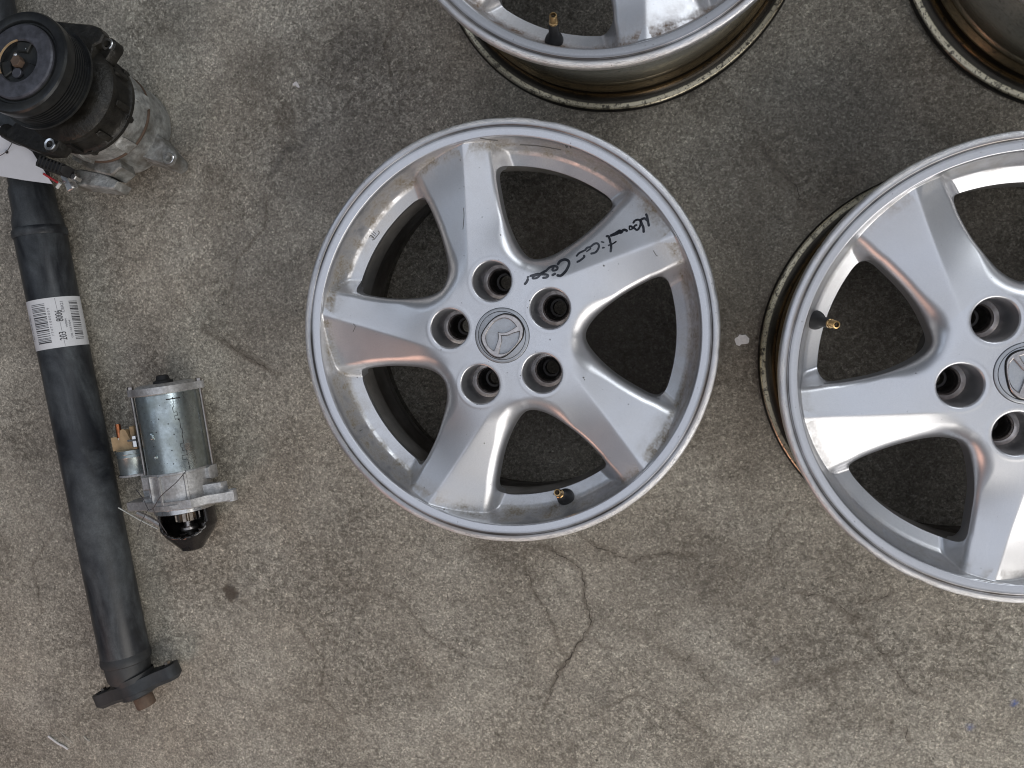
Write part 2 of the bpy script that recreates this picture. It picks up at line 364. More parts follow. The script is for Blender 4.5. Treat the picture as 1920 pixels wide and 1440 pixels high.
M_oily = simple('oily_housing', (.026, .024, .020), .42, .3, .6, 75, .9, .0022, grime=.8, grime_col=(.007, .007, .007))
M_housing = simple('grey_housing', (.44, .45, .44), .50, .45, .5, 110, 1.0, .0026, grime=.75, grime_col=(.12, .105, .08))
M_white = simple('white_card', (.70, .71, .74), .55, 0, .04, 60, .05, .0001)
M_red = simple('red_sleeve', (.45, .03, .035), .4, 0, .15, 200)
M_wire = simple('binding_wire', (.10, .095, .10), .45, .6, .2, 300)
M_clear = simple('clear_strap', (.62, .63, .60), .35, 0, .1, 200)
M_chip = simple('white_paint_flake', (.80, .77, .76), .7, 0, .12, 300, .3, .0003)
M_straw = simple('pale_straw', (.55, .52, .46), .7, 0, .2, 200)
M_crack = simple('crack_dark_soil', (.055, .045, .036), .95, 0, .4, 300)  # dark brown tone of the floor cracks

# ------------------------------------------------------------------ floor
def floor():
    def axis(lo, hi, L, step):
        a = list(np.arange(lo, hi + 1e-9, step)); x = hi; s = step
        out = []
        while x < L: s *= 1.6; x += s; out.append(min(x, L))
        neg = []; x = lo; s = step
        while x > -L: s *= 1.6; x -= s; neg.append(max(x, -L))
        return np.array(neg[::-1] + a + out)
    xs = axis(-1.06, .50, 6, .003); ys = axis(-.78, .46, 6, .003)
    X, Y = np.meshgrid(xs, ys); nx, ny = len(xs), len(ys)
    st = np.zeros((ny, nx, 4)); st[..., 3] = 1
    def blob(px, py, rx, ry, rot, amt, ch, soft=.45):
        p = at(px, py, 0); c, s_ = math.cos(R(rot)), math.sin(R(rot)); k = 1 / 1480
        u = ((X - p.x) * c + (Y - p.y) * s_) / (rx * k); v = (-(X - p.x) * s_ + (Y - p.y) * c) / (ry * k)
        d = np.sqrt(u * u + v * v) + .16 * np.sin(3 * np.arctan2(v, u) + px) + .09 * np.sin(7 * np.arctan2(v, u) + py)
        w = np.clip((1 + soft - d) / (2 * soft), 0, 1); w = w * w * (3 - 2 * w)
        st[..., ch] = 1 - (1 - st[..., ch]) * (1 - amt * w)
    def trail(P, w, amt, ch):
        Q = [at(*p, 0) for p in P]; D = np.full(X.shape, 9.0)
        for a, b in zip(Q[:-1], Q[1:]):
            dx, dy = b.x - a.x, b.y - a.y; t = np.clip(((X - a.x) * dx + (Y - a.y) * dy) / (dx * dx + dy * dy + 1e-12), 0, 1)
            D = np.minimum(D, np.hypot(X - a.x - t * dx, Y - a.y - t * dy))
        wv = np.clip(1 - D / w, 0, 1); st[..., ch] = 1 - (1 - st[..., ch]) * (1 - amt * wv * wv * (3 - 2 * wv))
    blob(500, 560, 95, 150, 0, .40, 0, .6); blob(600, 330, 120, 90, 30, .25, 0, .6); blob(1010, 195, 150, 45, -8, .35, 0, .6)  # darker patches beside the middle wheel and below the top wheel
    blob(432, 1112, 16, 18, 20, .90, 1, .25); blob(434, 1112, 15, 17, 20, .80, 0, .35); blob(460, 1128, 12, 12, 0, .35, 1, .5); blob(1630, 300, 260, 150, 20, .28, 1, .6)
    blob(1390, 560, 60, 250, 0, .35, 1, .6); blob(1560, 200, 120, 120, 0, .25, 0, .7); blob(660, 90, 60, 40, 30, .30, 0, .6)
    blob(480, 130, 55, 60, 0, .30, 1, .5); blob(535, 220, 20, 30, 0, .35, 1, .5); blob(400, 325, 22, 20, 0, .35, 1, .5); blob(405, 605, 28, 10, -20, .3, 1, .5)
    blob(1500, 660, 300, 500, 0, .18, 1, .8); blob(1250, 1090, 170, 90, 10, .25, 1, .7); blob(1020, 1030, 120, 20, 0, .35, 1, .6)
    blob(1598, 1160, 12, 14, 30, .45, 1, .4); blob(1625, 1190, 16, 14, 0, .35, 1, .5); blob(1790, 1378, 10, 7, 0, .4, 1, .4); blob(1632, 1236, 5, 6, 0, .5, 0, .3)
    blob(1902, 1319, 5.5, 6, 0, .85, 2, .35); blob(1819, 1363, 6, 5, 0, .6, 2, .35); blob(1455, 1237, 6, 6, 0, .25, 2, .5)
    blob(970, 1092, 5, 5, 0, .5, 0, .4); blob(968, 1285, 7, 5, 0, .35, 0, .4); blob(1678, 1400, 3, 3, 0, .8, 0, .4); blob(1553, 1418, 4, 2, 40, .8, 0, .4)
    blob(1310, 1250, 160, 18, -25, .22, 1, .6); blob(1480, 1290, 200, 14, 26, .22, 1, .6); blob(1620, 1240, 200, 12, 22, .18, 1, .6)
    blob(60, 900, 60, 200, 10, .2, 0, .8); blob(340, 30, 60, 60, 0, .25, 0, .7); blob(1080, 620, 230, 240, 0, .60, 1, .5); blob(1080, 620, 200, 220, 0, .55, 0, .5); blob(1800, 640, 270, 270, 0, .55, 1, .5)  # the large last three paint the shade inside the wheel openings
    g = random.Random(3)
    for _ in range(60): blob(g.uniform(0, 1920), g.uniform(0, 1440), g.uniform(10, 60), g.uniform(8, 30), g.uniform(0, 180), g.uniform(.06, .22), g.choice((0, 1)), .7)
    Z8 = lambda ox, oy, s, L: [(ox + x / s, oy + y / s) for x, y in L]
    cr = [(Z8(940, 960, 4.236, [(310, 260), (430, 310), (550, 390), (640, 470), (660, 560), (655, 650), (670, 740), (700, 830), (715, 870), (700, 930), (610, 1050), (570, 1120), (510, 1200), (440, 1300), (390, 1430), (340, 1560)]), .9),
          (Z8(940, 960, 4.236, [(180, 300), (190, 450), (235, 530), (235, 600), (300, 700), (350, 760), (375, 850), (420, 920), (450, 1020), (480, 1100), (530, 1150)]), .5),
          (Z8(940, 960, 4.236, [(620, 180), (760, 270), (830, 300), (920, 350), (1000, 365), (1060, 400), (1110, 360), (1200, 350), (1330, 325), (1400, 345), (1525, 335)]), .6),
          (Z8(940, 960, 4.236, [(730, 990), (800, 1070), (900, 1090)]), .35), (Z8(940, 960, 4.236, [(1250, 1050), (1330, 1110), (1400, 1150), (1470, 1180), (1525, 1120)]), .3),
          (Z8(1300, 1100, 3.097, [(590, 35), (740, 50), (850, 120), (900, 160), (980, 180)]), .5), (Z8(1300, 1100, 3.097, [(1010, 260), (1050, 330), (1130, 420), (1180, 500), (1240, 580), (1300, 620), (1390, 660)]), .6),
          (Z8(1300, 1100, 3.097, [(930, 100), (1060, 75), (1170, 35)]), .4), (Z8(1300, 1100, 3.097, [(1230, 820), (1255, 910)]), .5), (Z8(1300, 1100, 3.097, [(20, 470), (110, 580)]), .35), (Z8(1300, 1100, 3.097, [(1150, 760), (1150, 860)]), .3),
          (Z8(1300, 1100, 3.097, [(330, 480), (480, 370), (560, 320)]), .25),
          (Z8(380, 300, 3.6, [(430, 230), (430, 400), (420, 460), (340, 540), (300, 600), (235, 660), (215, 760), (200, 860), (160, 930)]), .4),
          (Z8(380, 300, 3.6, [(0, 1150), (100, 1190), (210, 1270), (300, 1340), (420, 1400), (520, 1450)]), .5),
          (Z8(1410, 220, 2.88, [(60, 150), (130, 270), (220, 350), (250, 440), (330, 500)]), .45),
          ([(700, 1105), (760, 1130), (800, 1190), (870, 1230)], .3), ([(560, 1180), (610, 1240), (600, 1300), (650, 1360)], .3), ([(1130, 1330), (1190, 1300), (1260, 1330), (1330, 1380)], .3), ([(330, 560), (370, 600), (450, 640)], .3), ([(1480, 960), (1440, 1020), (1450, 1080)], .35), ([(760, 20), (720, 80), (735, 150)], .3), ([(100, 1000), (60, 1060), (80, 1150)], .3),
          ([(1330, 50), (1280, 70), (1390, 200), (1395, 240)], .25)]
    for P, w in cr: trail(P, .006 if w > .4 else .004, .35 + .35 * w, 1)
    trail(Z8(380, 100, 4.8, [(1040, 640), (960, 700), (920, 810), (870, 870), (760, 850), (710, 920), (670, 1020), (620, 1080)]), .008, .5, 0)
    trail(Z8(380, 300, 3.6, [(0, 1130), (120, 1220), (260, 1300), (420, 1390)]), .010, .45, 1)
    V = np.zeros((nx * ny, 3)); V[:, 0] = X.ravel(); V[:, 1] = Y.ravel()
    idx = np.arange(nx * ny).reshape(ny, nx); Fq = np.stack([idx[:-1, :-1], idx[:-1, 1:], idx[1:, 1:], idx[1:, :-1]], -1).reshape(-1, 4)
    me = bpy.data.meshes.new('floor'); me.vertices.add(len(V)); me.vertices.foreach_set('co', V.ravel())
    me.loops.add(Fq.size); me.loops.foreach_set('vertex_index', Fq.ravel().astype(np.int32)); me.polygons.add(len(Fq))
    me.polygons.foreach_set('loop_start', np.arange(0, Fq.size, 4, dtype=np.int32)); me.update(calc_edges=True)
    a = me.attributes.new('stain_shade', 'FLOAT_COLOR', 'POINT'); a.data.foreach_set('color', st.reshape(-1).astype(np.float32))
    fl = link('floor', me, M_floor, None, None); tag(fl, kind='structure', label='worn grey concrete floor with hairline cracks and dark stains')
    for P, w in cr:
        g = random.Random(int(P[0][0])); Q = [at(*p, 0) for p in P]; pts = []
        for a_, b_ in zip(Q[:-1], Q[1:]):
            n = max(2, int((b_ - a_).length / .0018)); nrm = Vector((-(b_ - a_).y, (b_ - a_).x, 0)).normalized()
            for k in range(n): pts.append(a_.lerp(b_, k / n) + nrm * (.0042 * mnoise.noise(Vector((a_.x * 3 + k * .16, a_.y * 3, len(pts) * .05))) + g.uniform(-.0005, .0005)))
        pts.append(Q[-1]); V = []; F = []; n = len(pts)
        for i, p in enumerate(pts):
            t = (pts[min(i + 1, n - 1)] - pts[max(i - 1, 0)]).normalized(); nn = Vector((-t.y, t.x, 0))
            hw = .00046 * w * (.25 + 1.5 * abs(mnoise.noise(Vector((p.x * 60, p.y * 60, w)))) * 1.6) * min(1, 6 * i / n + .1, 6 * (n - 1 - i) / n + .1)
            V += [p + nn * hw + Vector((0, 0, .00025)), p - nn * hw + Vector((0, 0, .00025))]
            if i: F.append((2 * i - 2, 2 * i - 1, 2 * i + 1, 2 * i))
        link('crack', mesh('crack', V, F), M_crack, fl, None)
    return fl
FLOOR = floor()

# ------------------------------------------------------------------ alloy wheel
def sst(a, b, x):
    t = np.clip((x - a) / (b - a), 0, 1); return t * t * (3 - 2 * t)
def smax(a, b, k):
    h = np.clip(.5 + .5 * (a - b) / k, 0, 1); return b * (1 - h) + a * h + k * h * (1 - h)
# half opening angle of a window against radius (mm), measured on the photograph
HW = [(84, 0), (84.3, 2), (85.2, 3.8), (86.6, 5.6), (88.5, 7.4), (91, 9.2), (95, 11.4), (100, 13.5), (106, 15.4), (114, 17.3), (124, 19.0), (136, 20.3), (150, 21.2), (162, 21.7), (166, 21.7)]
def win_outline(open_out):
    pts = [(r / 1000, a) for r, a in HW]
    if open_out: pts += [(.175, 21.8), (.19, 22.2), (.225, 22.4)]
    else: pts += [(.1712, 21.5), (.1745, 20.9), (.1769, 19.9), (.1783, 18.6), (.1789, 17.0), (.1790, 15.6)]
    pa = [(r * math.cos(R(a)), r * math.sin(R(a))) for r, a in pts]
    if not open_out: pa += [(.179 * math.cos(R(a)), .179 * math.sin(R(a))) for a in np.linspace(15, 1, 15)]
    full = smooth_path([(x, y, 0) for x, y in pa], 5); up = [(p.x, p.y) for p in full]
    dn = [(x, -y) for x, y in reversed(up)]
    return np.array(up + dn[(0 if open_out else 0):-1])
def sdf_poly(px, py, poly):
    d = np.full(px.shape, 1e9); inside = np.zeros(px.shape, bool); n = len(poly)
    for i in range(n):
        ax_, ay = poly[i]; bx, by = poly[(i + 1) % n]; ex, ey = bx - ax_, by - ay
        L = ex * ex + ey * ey
        if L < 1e-14: continue
        wx, wy = px - ax_, py - ay; t = np.clip((wx * ex + wy * ey) / L, 0, 1)
        d = np.minimum(d, (wx - ex * t) ** 2 + (wy - ey * t) ** 2)
        if (ay > 0) != (by > 0) or True:
            c = ((ay > py) != (by > py)) & (px < (bx - ax_) * (py - ay) / ((by - ay) if by != ay else 1e-12) + ax_)
            inside ^= c
    d = np.sqrt(d); return np.where(inside, -d, d)
WIN = win_outline(False); WOPEN = win_outline(True)
LUG_A, LUG_R, LUG_RAD = R(-6.3), .0575, .0205
def fold(x, y):          # into the sector of one spoke, centred on +x
    r = np.hypot(x, y); a = np.arctan2(y, x); s = R(72); a = (a + s / 2) % s - s / 2
    return r, a
def win_sd(x, y, poly):
    r, a = fold(x, y); b = R(36) - np.abs(a)      # angle from the nearer window's centre line
    return sdf_poly(r * np.cos(b), r * np.sin(b), poly)
def lug_sd(x, y):
    r, a = fold(x, y); return np.hypot(r * np.cos(a) - LUG_R * math.cos(LUG_A), r * np.sin(a) - LUG_R * math.sin(LUG_A)) - LUG_RAD
NRM = R(-15.5)
def soft_table(xs, ys, lo, hi, w):
    t = np.linspace(lo, hi, 1400); v = np.interp(t, xs, ys); k = np.exp(-.5 * (np.arange(-200, 201) * (t[1] - t[0]) / w) ** 2); k /= k.sum()
    return t, np.convolve(np.pad(v, 200, mode='edge'), k, 'valid')
RT, RZ = soft_table([0, .03, .08, .12, .16, .2, .23], [.1965, .1965, .1955, .1922, .1918, .1960, .198], 0, .24, .010)
ET, EZ = soft_table([.10, .14, .17, .179, .190, .1938, .1960, .1985, .2012, .2040], [.125, .140, .1545, .1590, .1635, .1662, .1710, .1800, .1905, .2015], .10, .206, .0007)
def height(x, y):
    r, a = fold(x, y); px, py = r * np.cos(a), r * np.sin(a)
    s = -math.sin(NRM) * px + math.cos(NRM) * py - .0346
    kk = .0014; sp = .5 * (s + np.sqrt(s * s + kk * kk)) - kk / 2; sn = .5 * (-s + np.sqrt(s * s + kk * kk)) - kk / 2
    ang = 1 - sst(R(22), R(36), np.abs(a)) * (1 - sst(.086, .112, r))
    wL = sst(.060, .098, r) * ang; wR = sst(.072, .150, r) * ang
    ridge = np.interp(r, RT, RZ)
    base = ridge - .30 * sp * wL - .24 * sn * wR
    # rolled shoulders beside the windows, fuller round the hub
    e = win_sd(x, y, WOPEN); wf = sst(.092, .125, r) * (1 - sst(R(30), R(36), np.abs(a)) * (1 - sst(.11, .13, r))); rr = (.0060 + .0050 * sst(-.012, .012, s)) * wf + .0085 * (1 - wf) + .009 * (1 - sst(.086, .125, r)); t_ = np.clip(1 - (e + .0006) / rr, 0, 12)
    base = base - rr * .92 * (1 - np.sqrt(np.clip(1 - np.clip(t_, 0, .985) ** 2, 0, 1))) - np.clip(t_ - .985, 0, 9) * rr * 1.7
    rim = np.interp(r, ET, EZ)
    z = np.where(r > .13, smax(base, rim, .0085), base)
    # rounded edge of the lug pockets
    z = np.where(r > .2029, .1972, z)
    le = lug_sd(x, y); q = np.clip(1 - le / .0022, 0, 1); z = z - .0020 * (1 - np.sqrt(np.clip(1 - q ** 2, 0, 1)))
    z = z + .00015 * np.exp(-((le - .0042) / .0016) ** 2)
    return z
def hnormal(x, y):
    e = 3.5e-4; gx = (height(x + e, y) - height(x - e, y)) / (2 * e); gy = (height(x, y + e) - height(x, y - e)) / (2 * e)
    n = np.stack([-gx, -gy, np.ones_like(gx)], 1); return n / np.linalg.norm(n, axis=1)[:, None]

def clip_surface(rs, th, sd_fn, wall_fn, wrap=False):
    """grid surface in polar coordinates, cut along sd = 0, with walls below the cut; returns verts, faces, normals, dirt"""
    nr, nt = len(rs), len(th); Rg, Tg = np.meshgrid(rs, th, indexing='ij'); X = (Rg * np.cos(Tg)).ravel(); Y = (Rg * np.sin(Tg)).ravel()
    sd = sd_fn(X, Y); sd[np.abs(sd) < 2e-5] = 2e-5
    P = [(X[i], Y[i]) for i in range(len(X))]; cache = {}; F = []; cut = []
    def cross(i, j):
        k = (min(i, j), max(i, j))
        if k not in cache:
            a, b = k; t = sd[a] / (sd[a] - sd[b]); cache[k] = len(P); P.append((X[a] + (X[b] - X[a]) * t, Y[a] + (Y[b] - Y[a]) * t))
        return cache[k]
    keep = (sd > 0)
    for i in range(nr - 1):
        for j in range(nt if wrap else nt - 1):
            j2 = (j + 1) % nt; q = (i * nt + j, (i + 1) * nt + j, (i + 1) * nt + j2, i * nt + j2)
            kq = [keep[v] for v in q]
            if all(kq): F.append(q); continue
            if not any(kq): continue
            out = []; cp = []
            for a in range(4):
                v, w = q[a], q[(a + 1) % 4]
                if keep[v]: out.append(v)
                if keep[v] != keep[w]: c = cross(v, w); out.append(c); cp.append((c, keep[v]))
            if len(out) >= 3: F.append(tuple(out))
            if len(cp) == 2:
                a_, b_ = (cp[0][0], cp[1][0]) if cp[0][1] else (cp[1][0], cp[0][0])
                if a_ != b_: cut.append((a_, b_))
    used = sorted({v for f in F for v in f}); mp = {v: k for k, v in enumerate(used)}
    P = np.array(P); XY = P[used]; Z = height(XY[:, 0], XY[:, 1]); N = hnormal(XY[:, 0], XY[:, 1])
    V = np.column_stack([XY, Z]); F = [tuple(mp[v] for v in f) for f in F]
    # walls
    cv = sorted({v for c in cut for v in c}); bx = P[cv]; bz = height(bx[:, 0], bx[:, 1])
    e = 2e-4; gx = (sd_fn(bx[:, 0] + e, bx[:, 1]) - sd_fn(bx[:, 0] - e, bx[:, 1])); gy = (sd_fn(bx[:, 0], bx[:, 1] + e) - sd_fn(bx[:, 0], bx[:, 1] - e))
    g = -np.stack([gx, gy], 1); g /= np.linalg.norm(g, axis=1)[:, None] + 1e-9      # points into the opening
    n0 = len(V); rows = wall_fn(bx, bz, g); m = len(cv); cm = {v: k for k, v in enumerate(cv)}
    allV = [V]; allN = [N]
    for k, (wx, wz) in enumerate(rows):
        allV.append(np.column_stack([wx, wz])); allN.append(np.column_stack([g, np.full(m, .08)]))
    for a_, b_ in cut:
        for k in range(len(rows) - 1):
            o1, o2 = n0 + k * m, n0 + (k + 1) * m; F.append((o1 + cm[a_], o2 + cm[a_], o2 + cm[b_], o1 + cm[b_]))
    return np.vstack(allV), F, np.vstack(allN)

def face_mesh(name, V, F, N, mat):
    me = mesh(name, V, F); me.polygons.foreach_set('use_smooth', [True] * len(me.polygons))
    # make every face's winding agree with its normals
    bm = bmesh.new(); bm.from_mesh(me); bm.verts.ensure_lookup_table(); flip = []
    for f in bm.faces:
        s = Vector((0, 0, 0))
        for v in f.verts: s += Vector(N[v.index])
        if f.normal.dot(s) < 0: flip.append(f)
    bmesh.ops.reverse_faces(bm, faces=flip); bm.to_mesh(me); bm.free()
    me.polygons.foreach_set('use_smooth', [True] * len(me.polygons))
    N = N / np.linalg.norm(N, axis=1)[:, None]; me.normals_split_custom_set_from_vertices([tuple(n) for n in N])
    r = np.hypot(V[:, 0], V[:, 1])
    d = sst(.188, .194, r) * (1 - sst(.2000, .2022, r)) * .95 + .30 * sst(.172, .190, r) * (1 - sst(.200, .203, r)) + .10 * (1 - sst(.035, .06, r))
    d = d * (V[:, 2] < .1945) + .08
    a = me.attributes.new('dirt', 'FLOAT', 'POINT'); a.data.foreach_set('value', d.astype(np.float32))
    me.materials.append(mat); return me

def window_wall(bx, bz, g):
    r = np.hypot(bx[:, 0], bx[:, 1]); rs = sst(.1765, .1785, r); rows = []
    for dz, o1, o2 in ((0, 0, 0), (.0015, .0004, .0002), (.008, .0008, .0002), (.019, .0002, -.0005), (.026, -.004, -.001), (.045, -.010, -.001)):
        z = bz - dz * (1 - rs) - dz * .2 * rs
        off = o1 * (1 - rs) + o2 * rs
        rows.append((bx + g * off.reshape(-1, 1), z))
    return rows
def lug_wall(bx, bz, g):
    return [(bx + g * o, bz * (1 - t) + .1495 * t) for t, o in ((0, 0), (.08, .0005), (.5, .0012), (1, .0020))]

LEVEL = np.array
spoke_rs = np.concatenate([np.arange(.082, .172, .0010), np.arange(.172, .2031, .0007)]); spoke_rs[-1] = .203
th = np.linspace(R(-36), R(36), 217)
V, F, N = clip_surface(spoke_rs, th, lambda x, y: win_sd(x, y, WIN), window_wall)
ME_SPOKE = face_mesh('spoke', V, F, N, M_alloy)
hub_rs = np.linspace(.0292, .082, 58)
def hub_sd(x, y): return lug_sd(x, y)
V, F, N = clip_surface(hub_rs, np.linspace(0, 2 * math.pi, 721)[:-1], hub_sd, lug_wall, True)
ME_HUB = face_mesh('hub', V, F, N, M_alloy)

def lip_mesh():
    prof = [(.2030, .1972), (.2032, .1976), (.2036, .1979), (.2041, .1980), (.2110, .19905), (.2118, .1991), (.2121, .1989), (.2123, .1982), (.2131, .1982), (.2134, .1988), (.2138, .1991), (.2145, .1994), (.2180, .1992), (.2198, .1986), (.2207, .1975),
            (.2213, .1958), (.2215, .193), (.2213, .190), (.2203, .1882), (.2180, .1874), (.2130, .1862)]
    m = MB().lathe(prof, 360); g = random.Random(5)
    for i, v in enumerate(m.V):   # kerbed edge: small nicks
        r = math.hypot(v.x, v.y)
        if r > .2165:
            a = math.atan2(v.y, v.x); k = mnoise.noise(Vector((math.cos(a) * 9, math.sin(a) * 9, 3.0))); j = mnoise.noise(Vector((math.cos(a) * 60, math.sin(a) * 60, v.z * 300)))
            w = max(0, k) * .0016 * (.5 + j) * (r - .2160) / .0055
            v.x -= math.cos(a) * w; v.y -= math.sin(a) * w; v.z -= w * .4 * (v.z > .193)
    return m
BARREL = [(.2130, .1862), (.2060, .1845), (.2035, .1800), (.2025, .1660), (.2040, .1630), (.2035, .1600), (.1990, .1560), (.1880, .1480), (.1865, .1400), (.1865, .1220), (.1880, .1180), (.1965, .1040), (.1985, .0900),
          (.1995, .0560), (.1965, .0520), (.1960, .0490), (.1995, .0465), (.2000, .0440), (.1975, .0415), (.1985, .0385), (.2032, .0355), (.2040, .0335), (.2025, .0310), (.2032, .0190), (.2050, .0160), (.2110, .0135), (.2170, .0125),
          (.2200, .0112), (.2214, .0085), (.2215, .0055), (.2205, .0030), (.2180, .0015), (.2100, .0010), (.2060, .0010), (.2045, .0022), (.1995, .0060), (.1975, .0150), (.1955, .0300)]
INNER = [(.1955, .0300), (.1950, .0400), (.1925, .0470), (.1925, .0520), (.1945, .0580), (.1935, .0900), (.1910, .1010), (.1850, .1100), (.1795, .1180), (.1787, .1240), (.1792, .1400), (.1794, .1530)]

def valve_meshes():
    b = MB().lathe([(1e-5, 0), (.0095, 0), (.0098, .002), (.0085, .006), (.0062, .010), (.0052, .014), (.0050, .026), (.0046, .0275), (1e-5, .0275)], 24)
    t = MB().lathe([(.0047, .0270), (.0047, .0290), (.0041, .0295), (.0041, .0370), (.0037, .0380), (.0026, .0381), (.0025, .0355)], 24)
    c = MB().lathe([(.0026, .0360), (.0012, .0358), (.0010, .0372), (1e-5, .0373)], 16)
    return b, t, c

# emblem outline, traced on the cap and brought to the wheel's own frame
CW = Vector((-.1722, -.0402, 0)); CW_ROT = R(35.5)
def emblem_mesh():
    Z = .1990
    def pt(x, y):
        p = at(880 + x / 11.52, 570 + y / 11.52, Z) - CW; return (p.x, p.y)
    outer = [(250, 720), (300, 600), (420, 430), (560, 310), (700, 250), (800, 240), (950, 280), (1080, 380), (1160, 520), (1172, 640), (1130, 790), (1000, 960), (870, 1090), (740, 1180), (620, 1200), (500, 1160), (380, 1060), (290, 930), (250, 820)]
    A = [(990, 513), (920, 430), (830, 370), (720, 355), (600, 400), (500, 480), (400, 620), (365, 720), (380, 850), (430, 950), (520, 1022), (570, 900), (605, 760), (592, 618), (690, 640), (780, 630), (870, 590)]
    B = [(1060, 648), (1040, 780), (960, 920), (850, 1030), (740, 1085), (648, 1092), (690, 920), (715, 820), (705, 735), (830, 725), (940, 682)]
    def closed(L, sharp=()):
        if not sharp:
            L2 = L + L[:3]; s = smooth_path([(x, y, 0) for x, y in L2], 4); return [(p.x, p.y) for p in s[4:4 + 4 * len(L)]]
        out = []; k = sorted(sharp); n = len(L)
        for a, b in zip(k, k[1:] + [k[0] + n]):
            seg = [L[i % n] for i in range(a, b + 1)]; s = smooth_path([(x, y, 0) for x, y in seg], 4) if len(seg) > 2 else [Vector((*p, 0)) for p in seg]
            out += [(p.x, p.y) for p in s[:-1]]
        return out
    global EMB_OUT
    loops = [closed(outer), closed(A, [0, 10, 13]), closed(B, [0, 5, 8])]
    cu = bpy.data.curves.new('emblem', 'CURVE'); cu.dimensions = '2D'; cu.fill_mode = 'BOTH'; cu.extrude = .0002; cu.bevel_depth = .0010; cu.bevel_resolution = 2; cu.offset = -.0016
    cc = [0, 0]; P0 = [pt(x, y) for x, y in loops[0]]
    cx = sum(p[0] for p in P0) / len(P0); cy = sum(p[1] for p in P0) / len(P0)
    _m = rotm(-CW_ROT, 'Z'); EMB_OUT = [tuple((_m @ Vector((x - cx, y - cy, 0)))[:2]) for x, y in P0]
    for L in loops:
        sp = cu.splines.new('POLY'); sp.points.add(len(L) - 1); sp.use_cyclic_u = True
        for i, (x, y) in enumerate(L):
            q = pt(x, y); sp.points[i].co = (q[0] - cx, q[1] - cy, 0, 1)
    o = bpy.data.objects.new('tmp', cu); col.objects.link(o); dg = bpy.context.evaluated_depsgraph_get(); me = bpy.data.meshes.new_from_object(o.evaluated_get(dg)); col.objects.unlink(o); bpy.data.objects.remove(o)
    me.transform(rotm(-CW_ROT, 'Z')); me.name = 'emblem'; me.materials.clear(); return me

def recess_mesh():
    L = EMB_OUT; n = len(L); c = (sum(p[0] for p in L) / n, sum(p[1] for p in L) / n); V = []
    for k, z in ((1.02, .19790), (1.02, .19862), (.93, .19862)):
        V += [(c[0] + (x - c[0]) * k, c[1] + (y - c[1]) * k, z) for x, y in L]
    return mesh('emblem_recess', V, [(j * n + i, j * n + (i + 1) % n, (j + 1) * n + (i + 1) % n, (j + 1) * n + i) for j in range(2) for i in range(n)])

def make_wheel(label, group):
    w = empty('alloy_wheel', (0, 0, 0), None, label, 'wheel', group)
    hubo = link('hub', ME_HUB, M_alloy, w, None)
    for k in range(5):
        s = link('spoke', ME_SPOKE, None, w, None); s.rotation_euler = (0, 0, R(72 * k))
    lip_mesh().build('rim_lip', M_lip, w, 48)
    MB().lathe(BARREL, 240).build('outer_barrel', M_barrel, w, 50)
    MB().lathe(INNER, 240).build('inner_barrel', M_inner, w, 50)
    # back of the hub
    MB().lathe([(.0700, .1470), (.0735, .1470), (.0745, .118), (.0742, .110)], 90).build('hub_back', M_inner, w)
    for k in range(5):
        a = LUG_A + R(72 * k); cx, cy = LUG_R * math.cos(a), LUG_R * math.sin(a); M = T((cx, cy, 0))
        so = MB().lathe([(.0190, .1535), (.0165, .1518), (.0148, .1512), (.0143, .1498), (.0136, .1494), (.0131, .1480), (.0118, .1440)], 48, M).build('lug_seat', M_seat, w, 50)
        MB().lathe([(.0118, .1440), (.0104, .1415), (.0102, .1240), (.0078, .1235), (.0076, .1120)], 40, M).build('lug_bore', M_boredark, so)
    # centre cap
    cap = MB().lathe([(.0291, .1905), (.0290, .1960), (.0284, .1974), (.0272, .1979), (.0256, .1979), (.02555, .1975)], 120).build('centre_cap', M_cap, w, 40)
    MB().lathe([(.0255, .1974), (.0250, .1974)], 120).build('cap_groove', M_seam, cap)
    MB().lathe([(.0250, .1974), (.02495, .1980), (.0240, .1983), (.010, .19845), (1e-5, .1985)], 120).build('cap_disc', M_cap, cap, 30)
    em = link('emblem', ME_EMBLEM, M_chrome, cap, 20); em.location = (*EMB_C, .1992)
    es = link('emblem_recess', ME_RECESS, M_seam, cap, None)
    # valve, standing up from the ledge half-way between two spokes
    a = VALVE_A; base = Vector((.1895 * math.cos(a), .1895 * math.sin(a), .1625)); d = Vector((-math.cos(a) * .42, -math.sin(a) * .42, 1.0)).normalized()
    q = d.to_track_quat('Z', 'Y').to_matrix().to_4x4(); M = T(base) @ q
    b, t, c = valve_meshes()
    for m in (b, t, c): m.V = [M @ v for v in m.V]
    vo = b.build('valve_stem', M_rubber, w, 40); t.build('valve_tip', M_brass, vo, 30); c.build('valve_core', M_brassdk, vo, 30)
    return w
ME_EMBLEM = emblem_mesh(); ME_RECESS = recess_mesh()
_c = [at(880 + x / 11.52, 570 + y / 11.52, .1990) - CW for x, y in [(250, 720), (1172, 640), (700, 250), (620, 1200)]]
_e = Vector((sum(p.x for p in _c) / 4, sum(p.y for p in _c) / 4, 0)); EMB_C = (0.0, 0.0)
VALVE_A = R(-70.2 - 35.5)
G = 'silver five-spoke alloy wheels lying face up'
wheel = make_wheel('silver five-spoke alloy wheel in the middle of the floor, with black handwriting on one spoke', G)

